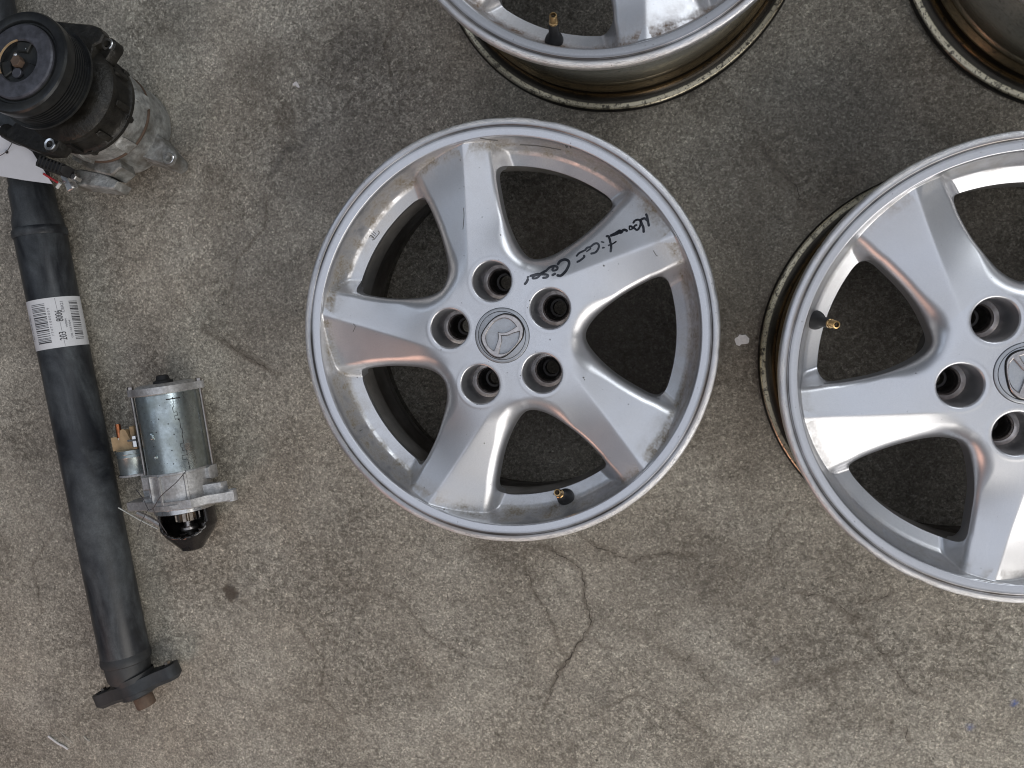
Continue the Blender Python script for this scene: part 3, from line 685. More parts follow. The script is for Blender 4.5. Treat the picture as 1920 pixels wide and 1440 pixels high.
def copy_tree(o, parent=None):
    c = o.copy(); col.objects.link(c); c.parent = parent
    for ch in o.children: copy_tree(ch, c)
    return c
def place(w, x, y, rot, color):
    w.location = (x, y, 0); w.rotation_euler = (0, 0, rot)
    for o in [w] + list(w.children_recursive): o.color = color
wr = copy_tree(wheel); wu = copy_tree(wheel); wt = copy_tree(wheel)
place(wheel, CW.x, CW.y, CW_ROT, (.85, .15, 0, 1))
place(wr, .3263, -.0706, R(271.2), (.35, .05, 0, 1))
place(wu, -.0727, .4450, R(0), (1.0, .9, 0, 1))
place(wt, .4590, .4192, R(12), (1.0, .8, 0, 1))
wr['label'] = 'clean silver alloy wheel cut off by the right edge of the photo'
wu['label'] = 'dirty alloy wheel at the top edge, its brown and grey barrel facing the middle wheel'
wt['label'] = 'wheel in the top right corner, only its brown barrel in view'

# ---- marker handwriting and cast mark on the middle wheel
ROTI = Matrix.Rotation(-CW_ROT, 3, 'Z')
def on_wheel(px, py):
    z = .19
    for _ in range(6):
        p = ROTI @ (at(px, py, z) - CW); z = float(height(np.array([p.x]), np.array([p.y]))[0])
    return Vector((p.x, p.y, z))
def ribbon(mb, P, w, lift=.00016, flat=None):
    P = smooth_path([(x, y, 0) for x, y in P], 5) if len(P) > 2 else [Vector((*P[0], 0)).lerp(Vector((*P[1], 0)), i / 4) for i in range(5)]
    Q = [on_wheel(p.x, p.y) for p in P]; n = len(Q); V = []; F = []; K = 5
    ext = (Q[0] - Q[1]).normalized() * w * .35; ext2 = (Q[-1] - Q[-2]).normalized() * w * .35
    Q = [Q[0] + ext] + Q + [Q[-1] + ext2]; n = len(Q)
    for i, p in enumerate(Q):
        t = (Q[min(i + 1, n - 1)] - Q[max(i - 1, 0)]); t.z = 0; t.normalize(); nn = Vector((-t.y, t.x, 0))
        hw = w / 2 * (1 if 0 < i < n - 1 else .45)
        for k in range(K):
            c = p + nn * hw * (k / (K - 1) * 2 - 1); V.append((c.x, c.y, 0))
    xs = np.array([v[0] for v in V]); ys = np.array([v[1] for v in V]); zs = height(xs, ys)
    for i in range(len(V)): V[i] = (V[i][0], V[i][1], zs[i] + lift)
    for i in range(n - 1):
        for k in range(K - 1): F.append((i * K + k, i * K + k + 1, (i + 1) * K + k + 1, (i + 1) * K + k))
    mb.add(V, F)
def zz(ox, oy, s, L): return [(ox + x / s, oy + y / s) for x, y in L]
A_ = lambda L: zz(970, 470, 16, L)
B_ = lambda L: zz(1060, 420, 18, L)
C_ = lambda L: zz(1130, 390, 18, L)
hwm = MB(); k_ = .00062
for P, w in [(A_([(225, 1000), (285, 930), (318, 850)]), 4.4), (A_([(300, 795), (345, 785)]), 3.0), (A_([(390, 760), (470, 735), (600, 700), (690, 700)]), 4), (A_([(690, 720), (640, 780), (560, 825), (465, 830), (480, 775), (560, 740), (650, 710)]), 3.6),
             (A_([(700, 690), (790, 640), (865, 600)]), 4.4), (A_([(770, 815), (860, 805), (920, 765), (900, 725), (820, 712), (690, 712)]), 4), (A_([(865, 605), (950, 515), (1050, 470), (1150, 465), (1210, 500)]), 4.0),
             (A_([(1210, 500), (1190, 565), (1090, 600), (1050, 570), (1090, 510)]), 3.6), (A_([(1050, 735), (1135, 690)]), 4.2), (A_([(1215, 410), (1280, 320), (1400, 265), (1500, 285), (1550, 340), (1545, 430), (1480, 570), (1400, 670), (1300, 750), (1200, 740)]), 4.6),
             (B_([(380, 1080), (470, 980), (630, 900)]), 3.4), (B_([(400, 1280), (500, 1230), (640, 1110), (625, 1065)]), 3.6), (B_([(660, 890), (740, 800), (840, 775), (960, 680), (1060, 650), (1125, 700), (1130, 780), (1080, 890), (1000, 965), (870, 1000)]), 3.6),
             (B_([(720, 930), (800, 870), (860, 830)]), 2.6), (B_([(1215, 600), (1300, 620)]), 2.4), (B_([(1255, 805), (1310, 795)]), 2.8), (B_([(1390, 415), (1450, 415), (1495, 500), (1515, 600), (1540, 700), (1545, 800), (1530, 930)]), 4.0), (B_([(1455, 720), (1600, 665), (1715, 590)]), 2.4),
             (C_([(270, 935), (400, 870), (500, 810), (580, 765), (640, 820), (680, 750), (760, 740), (820, 775)]), 4.4), (C_([(330, 930), (500, 870), (560, 820)]), 3.2), (C_([(560, 840), (620, 850), (640, 800)]), 2.6), (C_([(900, 620), (960, 620), (1030, 660), (1100, 590), (1150, 575)]), 3.4), (C_([(900, 620), (915, 730), (1040, 680)]), 2.6),
             (C_([(1035, 500), (1090, 425), (1200, 395), (1270, 440), (1275, 560), (1220, 690), (1150, 740), (1080, 690)]), 3.6), (C_([(1385, 810), (1370, 650), (1310, 500), (1290, 405), (1400, 350), (1470, 390), (1535, 450)]), 4.0), (C_([(1465, 210), (1500, 300), (1530, 450), (1560, 600)]), 4.0)]:
    ribbon(hwm, P, w * k_)
hw = hwm.build('handwriting', M_marker, wheel, 60); tag(hw, 'black marker handwriting running along the spoke')
jm = MB(); J_ = lambda L: zz(680, 415, 28.8, L)
for P in [[(500, 985), (560, 1010), (650, 950), (760, 810), (880, 660), (890, 570), (820, 510)], [(565, 550), (730, 705)], [(490, 645), (690, 805)], [(370, 860), (440, 750), (600, 880), (600, 930)], [(440, 840), (530, 860), (590, 920)]]:
    Q = smooth_path([(x, y, 0) for x, y in J_(P)], 4); jm.tube([on_wheel(p.x, p.y) + Vector((0, 0, .00005)) for p in Q], .00045, 6)
jo = jm.build('cast_mark', M_inner, wheel, 60); tag(jo, 'small cast lettering mark on the rim ledge')
# stone chips and scuffs on this wheel
cm = MB(); g = random.Random(9)
for px, py, s in [(1132, 498, 2.6), (1094, 708, 2.6), (1096, 712, 2), (908, 831, 2.2), (670, 708, 1.6), (665, 812, 2), (679, 797, 1.6), (1062, 273, 4), (1070, 276, 2.4), (831, 957, 2), (863, 300, 1.8), (904, 407, 1.6), (993, 564, 1.8), (989, 577, 1.4), (976, 704, 1.8), (975, 709, 1.4), (827, 656, 1.8), (855, 653, 1.4), (1160, 495, 1.2), (866, 568, 1.4), (870, 479, 1.4), (951, 699, 1.4), (1004, 660, 1.3), (1178, 758, 1.6), (796, 914, 1.4), (870, 350, 1.2), (1222, 376, 1.8), (1228, 380, 1.6), (700, 985, 1)]:
    c = on_wheel(px, py); n = 9
    pts = rough_outline(0, 0, s * .00036, n, .35, px * py); V = []
    for x, y in pts: V.append((c.x + x, c.y + y, 0))
    xs = np.array([v[0] for v in V] + [c.x]); ys = np.array([v[1] for v in V] + [c.y]); r_ = np.hypot(xs, ys); zs = np.where(r_ > .203, .1972 + (r_ - .203) * .2, height(xs, ys))
    V = [(x, y, z + .00012) for x, y, z in zip(xs, ys, zs)]; cm.add(V, [(i, (i + 1) % n, n) for i in range(n)])
M_chipd = simple('bare_chip', (.14, .14, .135), .6, .3, .3, 400)
cm.build('stone_chips', M_chipd, wheel, None)['kind'] = 'stuff'
sm_ = MB()
for P in [[(900, 259), (918, 262), (934, 264)], [(976, 272), (1010, 274), (1052, 281)], [(1225, 470), (1230, 478), (1233, 480)], [(869, 390), (870, 405), (868, 430)], [(662, 607), (666, 612), (662, 622)]]:
    ribbon(sm_, P, .0007, .00012)
sm_.build('scratches', M_chipd, wheel, None)['kind'] = 'stuff'

# ------------------------------------------------------------------ driveshaft
def frame(origin, xdir, zdir=Vector((0, 0, 1))):
    x = Vector(xdir).normalized(); y = zdir.cross(x).normalized(); z = x.cross(y)
    return Matrix((x, y, z)).transposed().to_quaternion(), Matrix.Translation(origin) @ Matrix((x, y, z)).transposed().to_4x4()
SR = .0332
p0 = at(75, 437, SR); p1 = at(236, 1232, SR); p0.z = p1.z = 0
qs, FS = frame(p0, p1 - p0); LS = (p1 - p0).length
shaft = empty('driveshaft', p0, qs, 'long satin black tubular driveshaft lying down the left side under the compressor', 'driveshaft')
Cc = T((0, 0, SR))
MB().lathe([(1e-5, .004), (SR * .97, .004), (SR, .006), (SR, LS - .004), (SR * .98, LS), (1e-5, LS)], 96, Cc @ AX).build('tube', M_shaft, shaft)
MB().lathe([(SR * 1.0, -.006), (SR * 1.055, -.003), (SR * 1.06, .002), (SR * 1.02, .006), (SR * .99, .006)], 96, Cc @ AX).build('collar', M_shaft, shaft, 60)
MB().lathe([(1e-5, -.70), (.0258, -.70), (.0262, -.066), (.0283, -.062), (.0288, -.030), (.0318, -.018), (.0326, -.005), (1e-5, -.005)], 80, Cc @ AX).build('neck', M_shaft, shaft, 40)
MB().lathe([(SR * .99, LS - .010), (SR * 1.02, LS - .005), (SR * 1.045, LS), (SR * 1.03, LS + .004), (SR * .94, LS + .006), (SR * .93, LS + .012), (SR * .90, LS + .026), (SR * .82, LS + .032), (SR * .6, LS + .034), (1e-5, LS + .034)], 90, Cc @ AX).build('weld_ring', M_cast, shaft, 40)
# two-eared flange
def eared():
    # outline in local Y,Z, extruded along X, seen nearly edge-on
    m = MB(); pts = []
    def arc(cx, cy, r, a0, a1, n):
        return [(cx + r * math.cos(R(a0 + (a1 - a0) * i / n)), cy + r * math.sin(R(a0 + (a1 - a0) * i / n))) for i in range(n + 1)]
    e = .052; er = .0155; cr_ = .027
    pts = arc(e, 0, er, -80, 80, 12) + [(.036, .0145), (.024, .019)] + arc(0, 0, cr_, 60, 120, 8) + [(-.024, .019), (-.036, .0145)] + arc(-e, 0, er, 100, 260, 12) + [(-.036, -.0145), (-.024, -.019)] + arc(0, 0, cr_, 240, 300, 8) + [(.024, -.019), (.036, -.0145)]
    return m, pts, e
m, pts, e = eared()
FL = T((LS + .025, .006, SR)) @ rotm(R(14), 'Z') @ rotm(R(-9), 'X') @ Matrix(((0, 0, 1, 0), (1, 0, 0, 0), (0, 1, 0, 0), (0, 0, 0, 1)))   # outline x->Y, y->Z, depth->X
m.prism(pts, .008, .030, FL, .0055); fo = m.build('flange', M_cast, shaft, 40)
hub_ = MB().lathe([(SR * .86, .002), (SR * .80, .012), (.026, .031), (.019, .034), (1e-5, .034)], 60, FL).build('flange_boss', M_cast, shaft, 40)
for s in (-1, 1):
    b = MB().lathe([(.0095, .0079), (.0095, .0068), (.0065, .0066), (.0060, .010), (.0060, .014), (1e-5, .014)], 32, FL @ T((s * e, 0, 0))).build('bolt_eye', M_black, fo)
    MB().lathe([(.0045, .0066), (.0045, .0030), (1e-5, .0030)], 6, FL @ T((s * e + .002, 0, 0))).build('bolt', M_gear, fo)
MB().lathe([(.0135, .030), (.0137, .050), (.0127, .052), (1e-5, .052)], 40, FL).build('stub', M_rust, shaft)

def on_tube(u, w, lift): a = w * .86 / SR + .50; r = SR + lift; return (u, r * math.sin(a), SR + r * math.cos(a))
def wrap_me(me, u0, w0, su, sw, lift, name, mat, parent):
    for v in me.vertices:
        # glyph x runs up the tube (-u), glyph y runs to the left (-w)
        v.co = on_tube(u0 - v.co.x * su, w0 - v.co.y * sw, lift)
    return link(name, me, mat, parent, None)
def text_mesh(s):
    cu = bpy.data.curves.new('t', 'FONT'); cu.body = s; cu.size = 1; cu.resolution_u = 3; o = bpy.data.objects.new('t', cu); col.objects.link(o)
    dg = bpy.context.evaluated_depsgraph_get(); me = bpy.data.meshes.new_from_object(o.evaluated_get(dg)); bpy.data.objects.remove(o); me.materials.clear(); return me
FSi = FS.inverted()
ua = (FSi @ at(100, 552, .085)).x; ub = (FSi @ at(118, 648, .085)).x
m = MB(); V = []; Fc = []; NU, NW = 2, 90; w0, w1 = -.054, .062
for i in range(NU):
    for j in range(NW):
        V.append(on_tube(ua + (ub - ua) * i / (NU - 1), w0 + (w1 - w0) * j / (NW - 1), .00035))
for i in range(NU - 1):
    for j in range(NW - 1): Fc.append((i * NW + j, i * NW + j + 1, (i + 1) * NW + j + 1, (i + 1) * NW + j))
lab = m.add(V, Fc).build('paper_label', M_label, shaft, 80); tag(lab, 'white barcode label reading 203 8006')
def bars(w_a, w_b, seed, u_a, u_b):
    g = random.Random(seed); m = MB(); u = u_a
    while u < u_b:
        t = g.choice((.0006, .0008, .0015))
        n = 24; V = []
        for j in range(n):
            w = w_a + (w_b - w_a) * j / (n - 1); V += [on_tube(u, w, .0007), on_tube(u + t, w, .0007)]
        m.add(V, [(2 * j, 2 * j + 1, 2 * j + 3, 2 * j + 2) for j in range(n - 1)]); u += t + g.choice((.0010, .0014, .0021))
    return m
LU = ub - ua
bars(-.0290, -.0060, 4, ua + LU * .10, ub - LU * .13).build('barcode', M_ink, lab, None); bars(.0290, .0450, 8, ua + LU * .10, ub - LU * .13).build('barcode', M_ink, lab, None)
wrap_me(text_mesh('203'), ub - LU * .13, .0160, .0082, .0145, .0009, 'label_number', M_ink, lab); wrap_me(text_mesh('8006'), ub - LU * .51, .0160, .0078, .0145, .0009, 'label_number', M_ink, lab)
wrap_me(text_mesh('7 7 4 T 1 0 8 0 0 0 9'), ub - LU * .24, -.0005, .0046, .0050, .0009, 'label_print', M_fade, lab); wrap_me(text_mesh('OB 1232404'), ub - LU * .16, .0255, .0048, .0040, .0009, 'label_print', M_fade, lab)
wrap_me(text_mesh('W004'), ub - LU * .38, .0205, .0048, .0042, .0009, 'label_print', M_fade, lab); wrap_me(text_mesh('CBA21'), ub - LU * .68, .0200, .0056, .0062, .0009, 'label_print', M_fade, lab)
wrap_me(text_mesh('1203 4 0008 0006'), ub - LU * .18, -.0385, .0050, .0045, .0009, 'label_print', M_ink, lab)
MB().add([on_tube(ua + LU * (.02 + .96 * i / 9), .0095 + .0002 * i, .00055) for i in range(10)] + [on_tube(ua + LU * (.02 + .96 * i / 9), .0101 + .0002 * i, .00055) for i in range(10)], [(i, i + 1, i + 11, i + 10) for i in range(9)]).build('label_crease', M_fade, lab, None)

# ------------------------------------------------------------------ starter motor
BR = .0405
s0 = at(311, 728, BR); s1 = at(352, 968, BR); s0.z = s1.z = 0
q, FM = frame(s0, s1 - s0); FMi = FM.inverted()
star = empty('starter_motor', s0, q, 'zinc plated starter motor with open black nose lying beside the driveshaft', 'starter motor')
def lm(px, py, z): return FMi @ at(px, py, z)
Cm = T((0, 0, BR)); xb = lm(335, 885, .075).x      # end of the steel body
xf = lm(352, 950, .06).x                          # machined face
xn = lm(348, 1028, .03).x                         # tip of the nose
print('starter', xb, xf, xn, [tuple(round(c, 4) for c in lm(x, y, .04)) for x, y in [(208, 850), (268, 843), (216, 915), (437, 915), (400, 885), (260, 955), (245, 725), (378, 712), (300, 985)]])
MB().lathe([(1e-5, .006), (BR - .001, .006), (BR, .008), (BR, xb), (1e-5, xb)], 80, Cm @ AX).build('motor_body', M_zinc, star)
# interlocked seam of the rolled body
seam = MB(); g = random.Random(2); u = .012; wv = .031; pts = [(u, wv)]
while u < xb - .006:
    st_ = g.uniform(.004, .008); pts += [(u + st_, wv)]; wv2 = .031 + g.choice((-1, 1)) * g.uniform(.001, .0035) + .004 * (u / xb); pts += [(u + st_, wv2)]; wv = wv2; u += st_
def on_body(u, w, r=BR): a = w / BR; return Vector((u, r * math.sin(a), BR + r * math.cos(a)))
seam.tube([on_body(u, w, BR + .0001) for u, w in pts], .00045, 5); seam.build('body_seam', M_seam, star)
for u, w, r_ in ((.060, -.006, .0045), (.088, -.0035, .0019)):
    a = w / BR; Mr = Cm @ rotm(-a, 'X') @ T((u, 0, BR - .0004))
    ro = MB().lathe([(r_ * 1.5, 0), (r_ * 1.45, .0008), (r_ * 1.05, .0006), (r_, .0018), (r_ * .6, .0026), (1e-5, .0022)], 28, Mr).build('pole_screw', M_zinc, star, 40)
specks = MB()
for _ in range(60):
    u = g.uniform(.015, xb - .008); w = g.uniform(-.045, .045); s_ = g.choice((.0003, .0004, .0005, .0009)); a = w / BR
    specks.disc(s_, 0, 7, Cm @ rotm(-a, 'X') @ T((u, 0, BR + .0001)))
specks.build('dirt_specks', M_black, star, None).__setitem__('kind', 'stuff')
MB().add([on_body(.013 + .0016 * k, .0265 + w, BR + .0002) for k in (0, 1) for w in np.linspace(-.004, .014, 10)], [(i, i + 1, i + 11, i + 10) for i in range(9)]).build('black_band', M_black, star, None)
# end plate with two ears
def earplate(m, r, ear, er, z0, z1, M, rot=0, b=.0012):
    pts = []
    for k, c in ((0, 1), (1, -1)):
        a0 = R(rot + (0 if k == 0 else 180)); ex, ey = ear * math.cos(a0), ear * math.sin(a0)
        for i in range(9):
            t = a0 + R(-75 + 150 * i / 8); pts.append((ex + er * math.cos(t), ey + er * math.sin(t)))
        for i in range(15):
            t = a0 + R(26 + (180 - 52) * i / 14); pts.append((r * math.cos(t), r * math.sin(t)))
    return m.prism(pts, z0, z1, M, b)
PX = Matrix(((0, 0, 1, 0), (1, 0, 0, 0), (0, 1, 0, 0), (0, 0, 0, 1)))
m = MB(); earplate(m, BR + .0010, .0450, .0062, -.004, .006, Cm @ PX, -17); m.lathe([(BR - .001, -.004), (BR - .004, -.007), (BR - .010, -.008), (1e-5, -.008)], 60, Cm @ AX)
m.build('end_plate', M_alu, star, 40)
MB().lathe([(.013, -.007), (.0125, -.011), (.009, -.0125), (.0075, -.018), (.006, -.019), (1e-5, -.019)], 24, Cm @ T((0, .006, .012)) @ AX).build('end_bearing_cap', M_black, star)
for sgn, zoff in ((-1, .0150), (1, -.0125)):
    ro = MB().cyl(.0023, -.002, xb + .004, 12, T((0, sgn * .0432, BR + zoff)) @ AX).build('through_bolt', M_rod, star)
    MB().cyl(.0042, -.0085, -.0035, 6, T((0, sgn * .0432, BR + zoff)) @ AX).build('bolt_head', M_rod, ro)
# drive end housing
m = MB(); m.lathe([(1e-5, xb), (BR + .0005, xb), (BR + .0012, xb + .001), (BR + .0012, xb + .0030), (BR - .001, xb + .004), (BR - .0005, xf - .010), (BR + .003, xf - .008), (BR + .003, xf - .003), (1e-5, xf - .003)], 72, Cm @ AX)
for k in (-2, .3, 1.6, 3):
    a = R(k * 21); m.box(xb + .004 + (xf - xb - .014) / 2, 0, BR + .0006, xf - xb - .012, .004, .004, Cm @ rotm(a, 'X'), .0008)
hous = m.build('drive_end_housing', M_alu, star, 40)
def rel(x, y): return (x, y)
# mounting flange: a plate seen on edge with one long ear to the right and a pad to the left
yR = lm(437, 905, .045).y - .003; yL = lm(252, 965, .045).y
fp = [(-.046, -.030), (-.030, -.038), (.030, -.038), (.044, -.022), (yR - .010, -.012), (yR, -.006), (yR + .001, .004), (yR - .008, .010), (.046, .018), (.034, .037), (0, .043), (-.030, .037), (-.046, .024), (yL, .016), (yL - .002, -.012)]
MB().prism(fp, xf - .0125, xf + .0000, Cm @ PX, .0015).build('mounting_flange', M_alu, star, 40)
MB().lathe([(BR + .0010, xf - .001), (BR + .0008, xf + .0055), (BR - .0010, xf + .0065), (BR - .006, xf + .0065), (BR - .008, xf - .001)], 80, Cm @ AX).build('machined_ring', M_alum, star, 40)
for yy, zz_ in ((yR - .006, -.001),):
    MB().lathe([(.0075, xf - .014), (.0078, xf + .001), (.0045, xf + .0012), (.0042, xf - .012)], 24, T((0, yy, BR + zz_)) @ AX).build('mounting_eye', M_alu, star)
for a_ in (((xb + xf) / 2 - .003, -.050, .030, xf - xb - .006, .022, .030), (xf - .010, -.040, .052, .016, .020, .022), (xb + .012, -.034, .064, .020, .013, .014), (xb + .010, .040, .034, .018, .014, .018)):
    MB().box(*a_, None, .003).build('bolt_boss', M_alu, star, 40)
# nose: a shell open on the upper side
xo = xf + .006; m = MB(); NA = 40
prof = [(BR - .003, xo - .004), (BR - .003, xo + (xn - xo) * .42), (BR - .008, xo + (xn - xo) * .58), (.019, xo + (xn - xo) * .86), (.0125, xn), (1e-5, xn)]
def nose_r(x): return np.interp(x, [p[1] for p in prof], [p[0] for p in prof])
xsn = list(np.linspace(xo - .004, xn, 34)); V = []; Fn = []
for i, x in enumerate(xsn):
    for k in range(NA):
        a = 2 * math.pi * k / NA; r_ = float(nose_r(x)); 
        V.append((x, r_ * math.sin(a), BR + r_ * math.cos(a)))
def opening(x, a):    # the hole that shows the pinion
    t = (x - xo) / (xn - xo)
    if t < -.02 or t > .60: return False
    half = R(58) * math.sqrt(max(0, 1 - max(0, (t - .18) / .42) ** 2)); a = (a + math.pi) % (2 * math.pi) - math.pi
    return abs(a - R(13)) < half
for i in range(len(xsn) - 1):
    for k in range(NA):
        a = 2 * math.pi * (k + .5) / NA; x = (xsn[i] + xsn[i + 1]) / 2
        if opening(x, a): continue
        k2 = (k + 1) % NA; Fn.append((i * NA + k, i * NA + k2, (i + 1) * NA + k2, (i + 1) * NA + k))
m.add(V, Fn); nose = m.build('nose', M_nose, star, 50)
so = nose.modifiers.new('thick', 'SOLIDIFY'); so.thickness = .0035; so.offset = -1
MB().box(xn - .0155, .001, BR + .0165, .024, .010, .006, None, .001).build('nose_rib', M_nose, star)
m = MB(); m.cyl(.0065, xo - .004, xn - .012, 24, Cm @ AX); m.lathe([(.0066, xo + .024), (.011, xo + .025), (.012, xo + .028), (.011, xo + .031), (.0066, xo + .032)], 32, Cm @ AX)
m.build('drive_shaft_rod', M_rod, star)
gp = []
for k in range(11):
    for da, r_ in ((-.42, .0115), (-.24, .0165), (.24, .0165), (.42, .0115)):
        a = 2 * math.pi * (k + da) / 11 + .1; gp.append((r_ * math.cos(a), r_ * math.sin(a)))
MB().prism(gp, xo + .002, xo + .016, Cm @ PX, .0006).build('pinion_gear', M_gear, star, 30)
# solenoid on the left
SRr = .0215; sa = lm(238, 853, .045); sb = lm(246, 912, .045); Ms = T((0, sa.y - .001, .030)); x0s = sa.x; x1s = xb + .001
MB().prism([(.030, -.006), (yR - .012, -.005), (yR - .016, .004), (.036, .012)], xf - .026, xf - .011, Cm @ PX, .002).build('flange_gusset', M_alu, star, 40)
so_ = MB().lathe([(1e-5, x0s - .008), (SRr * .9, x0s - .008), (SRr + .0012, x0s - .006), (SRr + .0012, x0s - .001), (SRr, x0s), (SRr + .0006, x0s + .004), (SRr, x0s + .005), (SRr, x1s), (1e-5, x1s)], 60, Ms @ AX).build('solenoid', M_zinc, star)
MB().lathe([(SRr + .0012, x1s), (SRr + .0015, x1s + .003), (1e-5, x1s + .003)], 48, Ms @ AX).build('solenoid_collar', M_alu, so_)
ys = sa.y; xt = lm(222, 832, .045).x; hp = x0s - .008
tp = [(hp, ys - .019), (hp, ys + .018), (hp - .010, ys + .018), (hp - .011, ys + .010), (hp - .026, ys + .004), (hp - .0275, ys + .0010), (hp - .026, ys - .003), (hp - .016, ys - .005), (hp - .0155, ys - .011), (hp - .0175, ys - .0115), (hp - .0175, ys - .019)]
tc = MB().prism(list(reversed(tp)), .018, .046, None, .0012).build('terminal_cover', M_tan, star)
MB().lathe([(1e-5, hp - .036), (.0032, hp - .036), (.0036, hp - .035), (.0036, hp - .014)] + [], 20, T((0, ys - .0085, .042)) @ AX).build('terminal_stud', M_copper, star)
MB().cyl(.0062, hp - .0175, hp - .0135, 6, T((0, ys - .0085, .040)) @ AX).build('terminal_nut', M_alum, star)
m = MB(); m.box(hp - .024, ys + .013, .034, .014, .007, .020, None, .001); m.build('terminal_tab', M_tan, tc)
m = MB(); m.cyl(.0042, hp - .018, hp - .002, 6, T((0, ys + .0175, .047)) @ AX); m.box(hp - .012, ys + .016, .0465, .003, .014, .010, None, .0006); m.build('lead_clamp', M_alum, star)
# binding wire and clear strap tied on the housing
def wl(L, zs): return [lm(x, y, z) for (x, y), z in zip(L, zs)]
MB().tube(smooth_path(wl([(349, 883), (330, 905), (302, 930), (288, 952), (283, 955), (278, 955), (268, 935), (255, 918)], [.092, .092, .090, .089, .0895, .0895, .086, .080])), .00055, 6).build('binding_wire', M_wire, star)
MB().tube(smooth_path(wl([(286, 952), (293, 968), (303, 985), (313, 1000)], [.0895, .085, .079, .074])), .0006, 6).build('binding_wire', M_wire, star)
MB().tube(smooth_path(wl([(277, 957), (268, 973), (262, 985), (257, 1005)], [.088, .075, .060, .040])), .0004, 6).build('binding_wire', M_wire, star)
MB().tube(wl([(222, 952), (262, 975), (296, 992)], [.045, .045, .045]), .0009, 6).build('clear_strap', M_clear, star)
MB().tube(wl([(258, 962), (280, 972), (300, 984)], [.030, .030, .030]), .004, 8).build('lower_bracket', M_alu, star)

# ------------------------------------------------------------------ air conditioning compressor
cb = Vector((-.731, .222, 0.0)); ct = Vector((-.732, .266, .200)); axd = (ct - cb).normalized()
qz = axd.to_track_quat('Z', 'Y'); CL = (ct - cb).length
comp = empty('ac_compressor', cb, qz, 'oily grey compressor with a black ribbed pulley standing on end in the top left corner', 'compressor')
FCi = (T(cb) @ qz.to_matrix().to_4x4()).inverted()
def lc(px, py, z): return FCi @ at(px, py, z)
zt = CL
ep = [(.0675 + .003 * math.sin(k * 1.7) * (k % 3 == 0), 0) for k in range(2)]
hb = MB().lathe([(1e-5, .002), (.052, .002), (.0575, .006), (.0595, .014), (.0600, .034), (.0590, .052), (.0605, .056)], 90).build('rear_head', M_housing, comp)
MB().lathe([(.0608, .056), (.0620, .0572), (.0620, .0592), (.0608, .0605)], 90).build('gasket', M_rust, comp, 60)
m = MB().lathe([(.0605, .0605), (.0600, .066), (.0620, .070), (.0630, .082), (.0615, .090)], 90)
for k in range(6):
    a = R(k * 60 + 12); m.box(.0585, 0, .074, .012, .016, .026, rotm(a, 'Z'), .003)
m.build('rear_housing', M_housing, comp, 40)
MB().lathe([(.0615, .088), (.0640, .090), (.0645, .095), (.0625, .097), (.0610, .100), (.0605, .118), (.0625, .121), (.0625, .128), (.058, .133), (.046, .140), (.030, .141)], 90).build('front_housing', M_oily, comp, 40)
# lumps of oily dirt and ribs on the front housing
m = MB(); g = random.Random(4)
for k in range(9):
    a = R(k * 40 + 8); m.box(.0610, 0, .108, .006, .008, .022, rotm(a, 'Z'), .002)
for k in range(40):
    a = g.uniform(-2.6, .6); z = g.uniform(.098, .128); r_ = .0615; s_ = g.uniform(.0006, .0018)
    bmv = MB(); m.lathe([(1e-5, s_ * .6), (s_ * .7, s_ * .4), (s_, 0)], 7, rotm(a, 'Z') @ T((r_, 0, z)) @ rotm(R(90), 'Y'))
m.build('housing_grime', M_oily, comp, 40)['kind'] = 'stuff'
# pulley with six belt grooves
pr = .0600; prof = [(.040, zt - .040), (pr - .004, zt - .042), (pr + .003, zt - .0415), (pr + .003, zt - .0385)]
z = zt - .0385
for k in range(6): prof += [(pr - .0008, z), (pr - .0008, z + .0007), (pr - .0046, z + .0018), (pr - .0046, z + .0021), (pr - .0008, z + .0032)] ; z += .0038
prof += [(pr + .0005, z), (pr + .0008, z + .003), (pr + .0012, z + .004), (pr + .0012, zt - .0030), (pr - .0005, zt - .0008), (pr - .004, zt - .0002), (.0500, zt - .0012), (.0490, zt - .0022), (.0480, zt - .0040), (.0462, zt - .0040), (.0455, zt - .0022)]
pul = MB().lathe(prof, 120).build('pulley', M_pulley, comp, 25)
hp_ = MB().lathe([(.0450, zt - .0030), (.0446, zt - .0004), (.0430, zt + .0010), (.0370, zt + .0016), (.0260, zt + .0012), (.0245, zt - .0004)], 100).build('hub_plate', M_pulleyf, comp, 30)
m = MB().lathe([(.0245, zt - .0010), (.0238, zt - .0045), (1e-5, zt - .0045)], 60)
for k in range(3):
    a = R(k * 120 + 20); m.prism([(.012, -.007), (.0235, -.010), (.0238, .010), (.012, .007)], zt - .0046, zt - .0012, rotm(a, 'Z'), .0012)
m.build('hub_recess', M_pulley, comp, 30)
MB().lathe([(.0255, zt + .0009), (.0252, zt + .0022), (.0242, zt + .0022), (.0240, zt + .0005)], 40, None, a0=R(275), a1=R(395)).build('hub_scrape', M_tan, hp_)
MB().cyl(.0068, zt - .0045, zt + .0030, 6, T((.0015, .0005, 0))).build('shaft_nut', M_rust, comp)
MB().cyl(.0062, zt - .0045, zt - .0010, 9, T((.0025, .0130, 0))).build('rivet', M_pulleyf, comp)
for x, y, r_ in ((.0075, -.0095, .0026), (-.0070, -.0150, .0012)):
    MB().lathe([(r_, zt - .0045), (r_ * .95, zt - .0020), (r_ * .6, zt - .0012), (1e-5, zt - .0010)], 16, T((x, y, 0))).build('rivet', M_alum, comp)
for x, y in ((.0405, .0005), (.0245, -.0300)):
    MB().lathe([(.0024, zt + .0010), (.0016, zt + .0018), (1e-5, zt + .0019)], 12, T((x, y, 0))).build('plate_rivet', M_pulleyf, hp_)
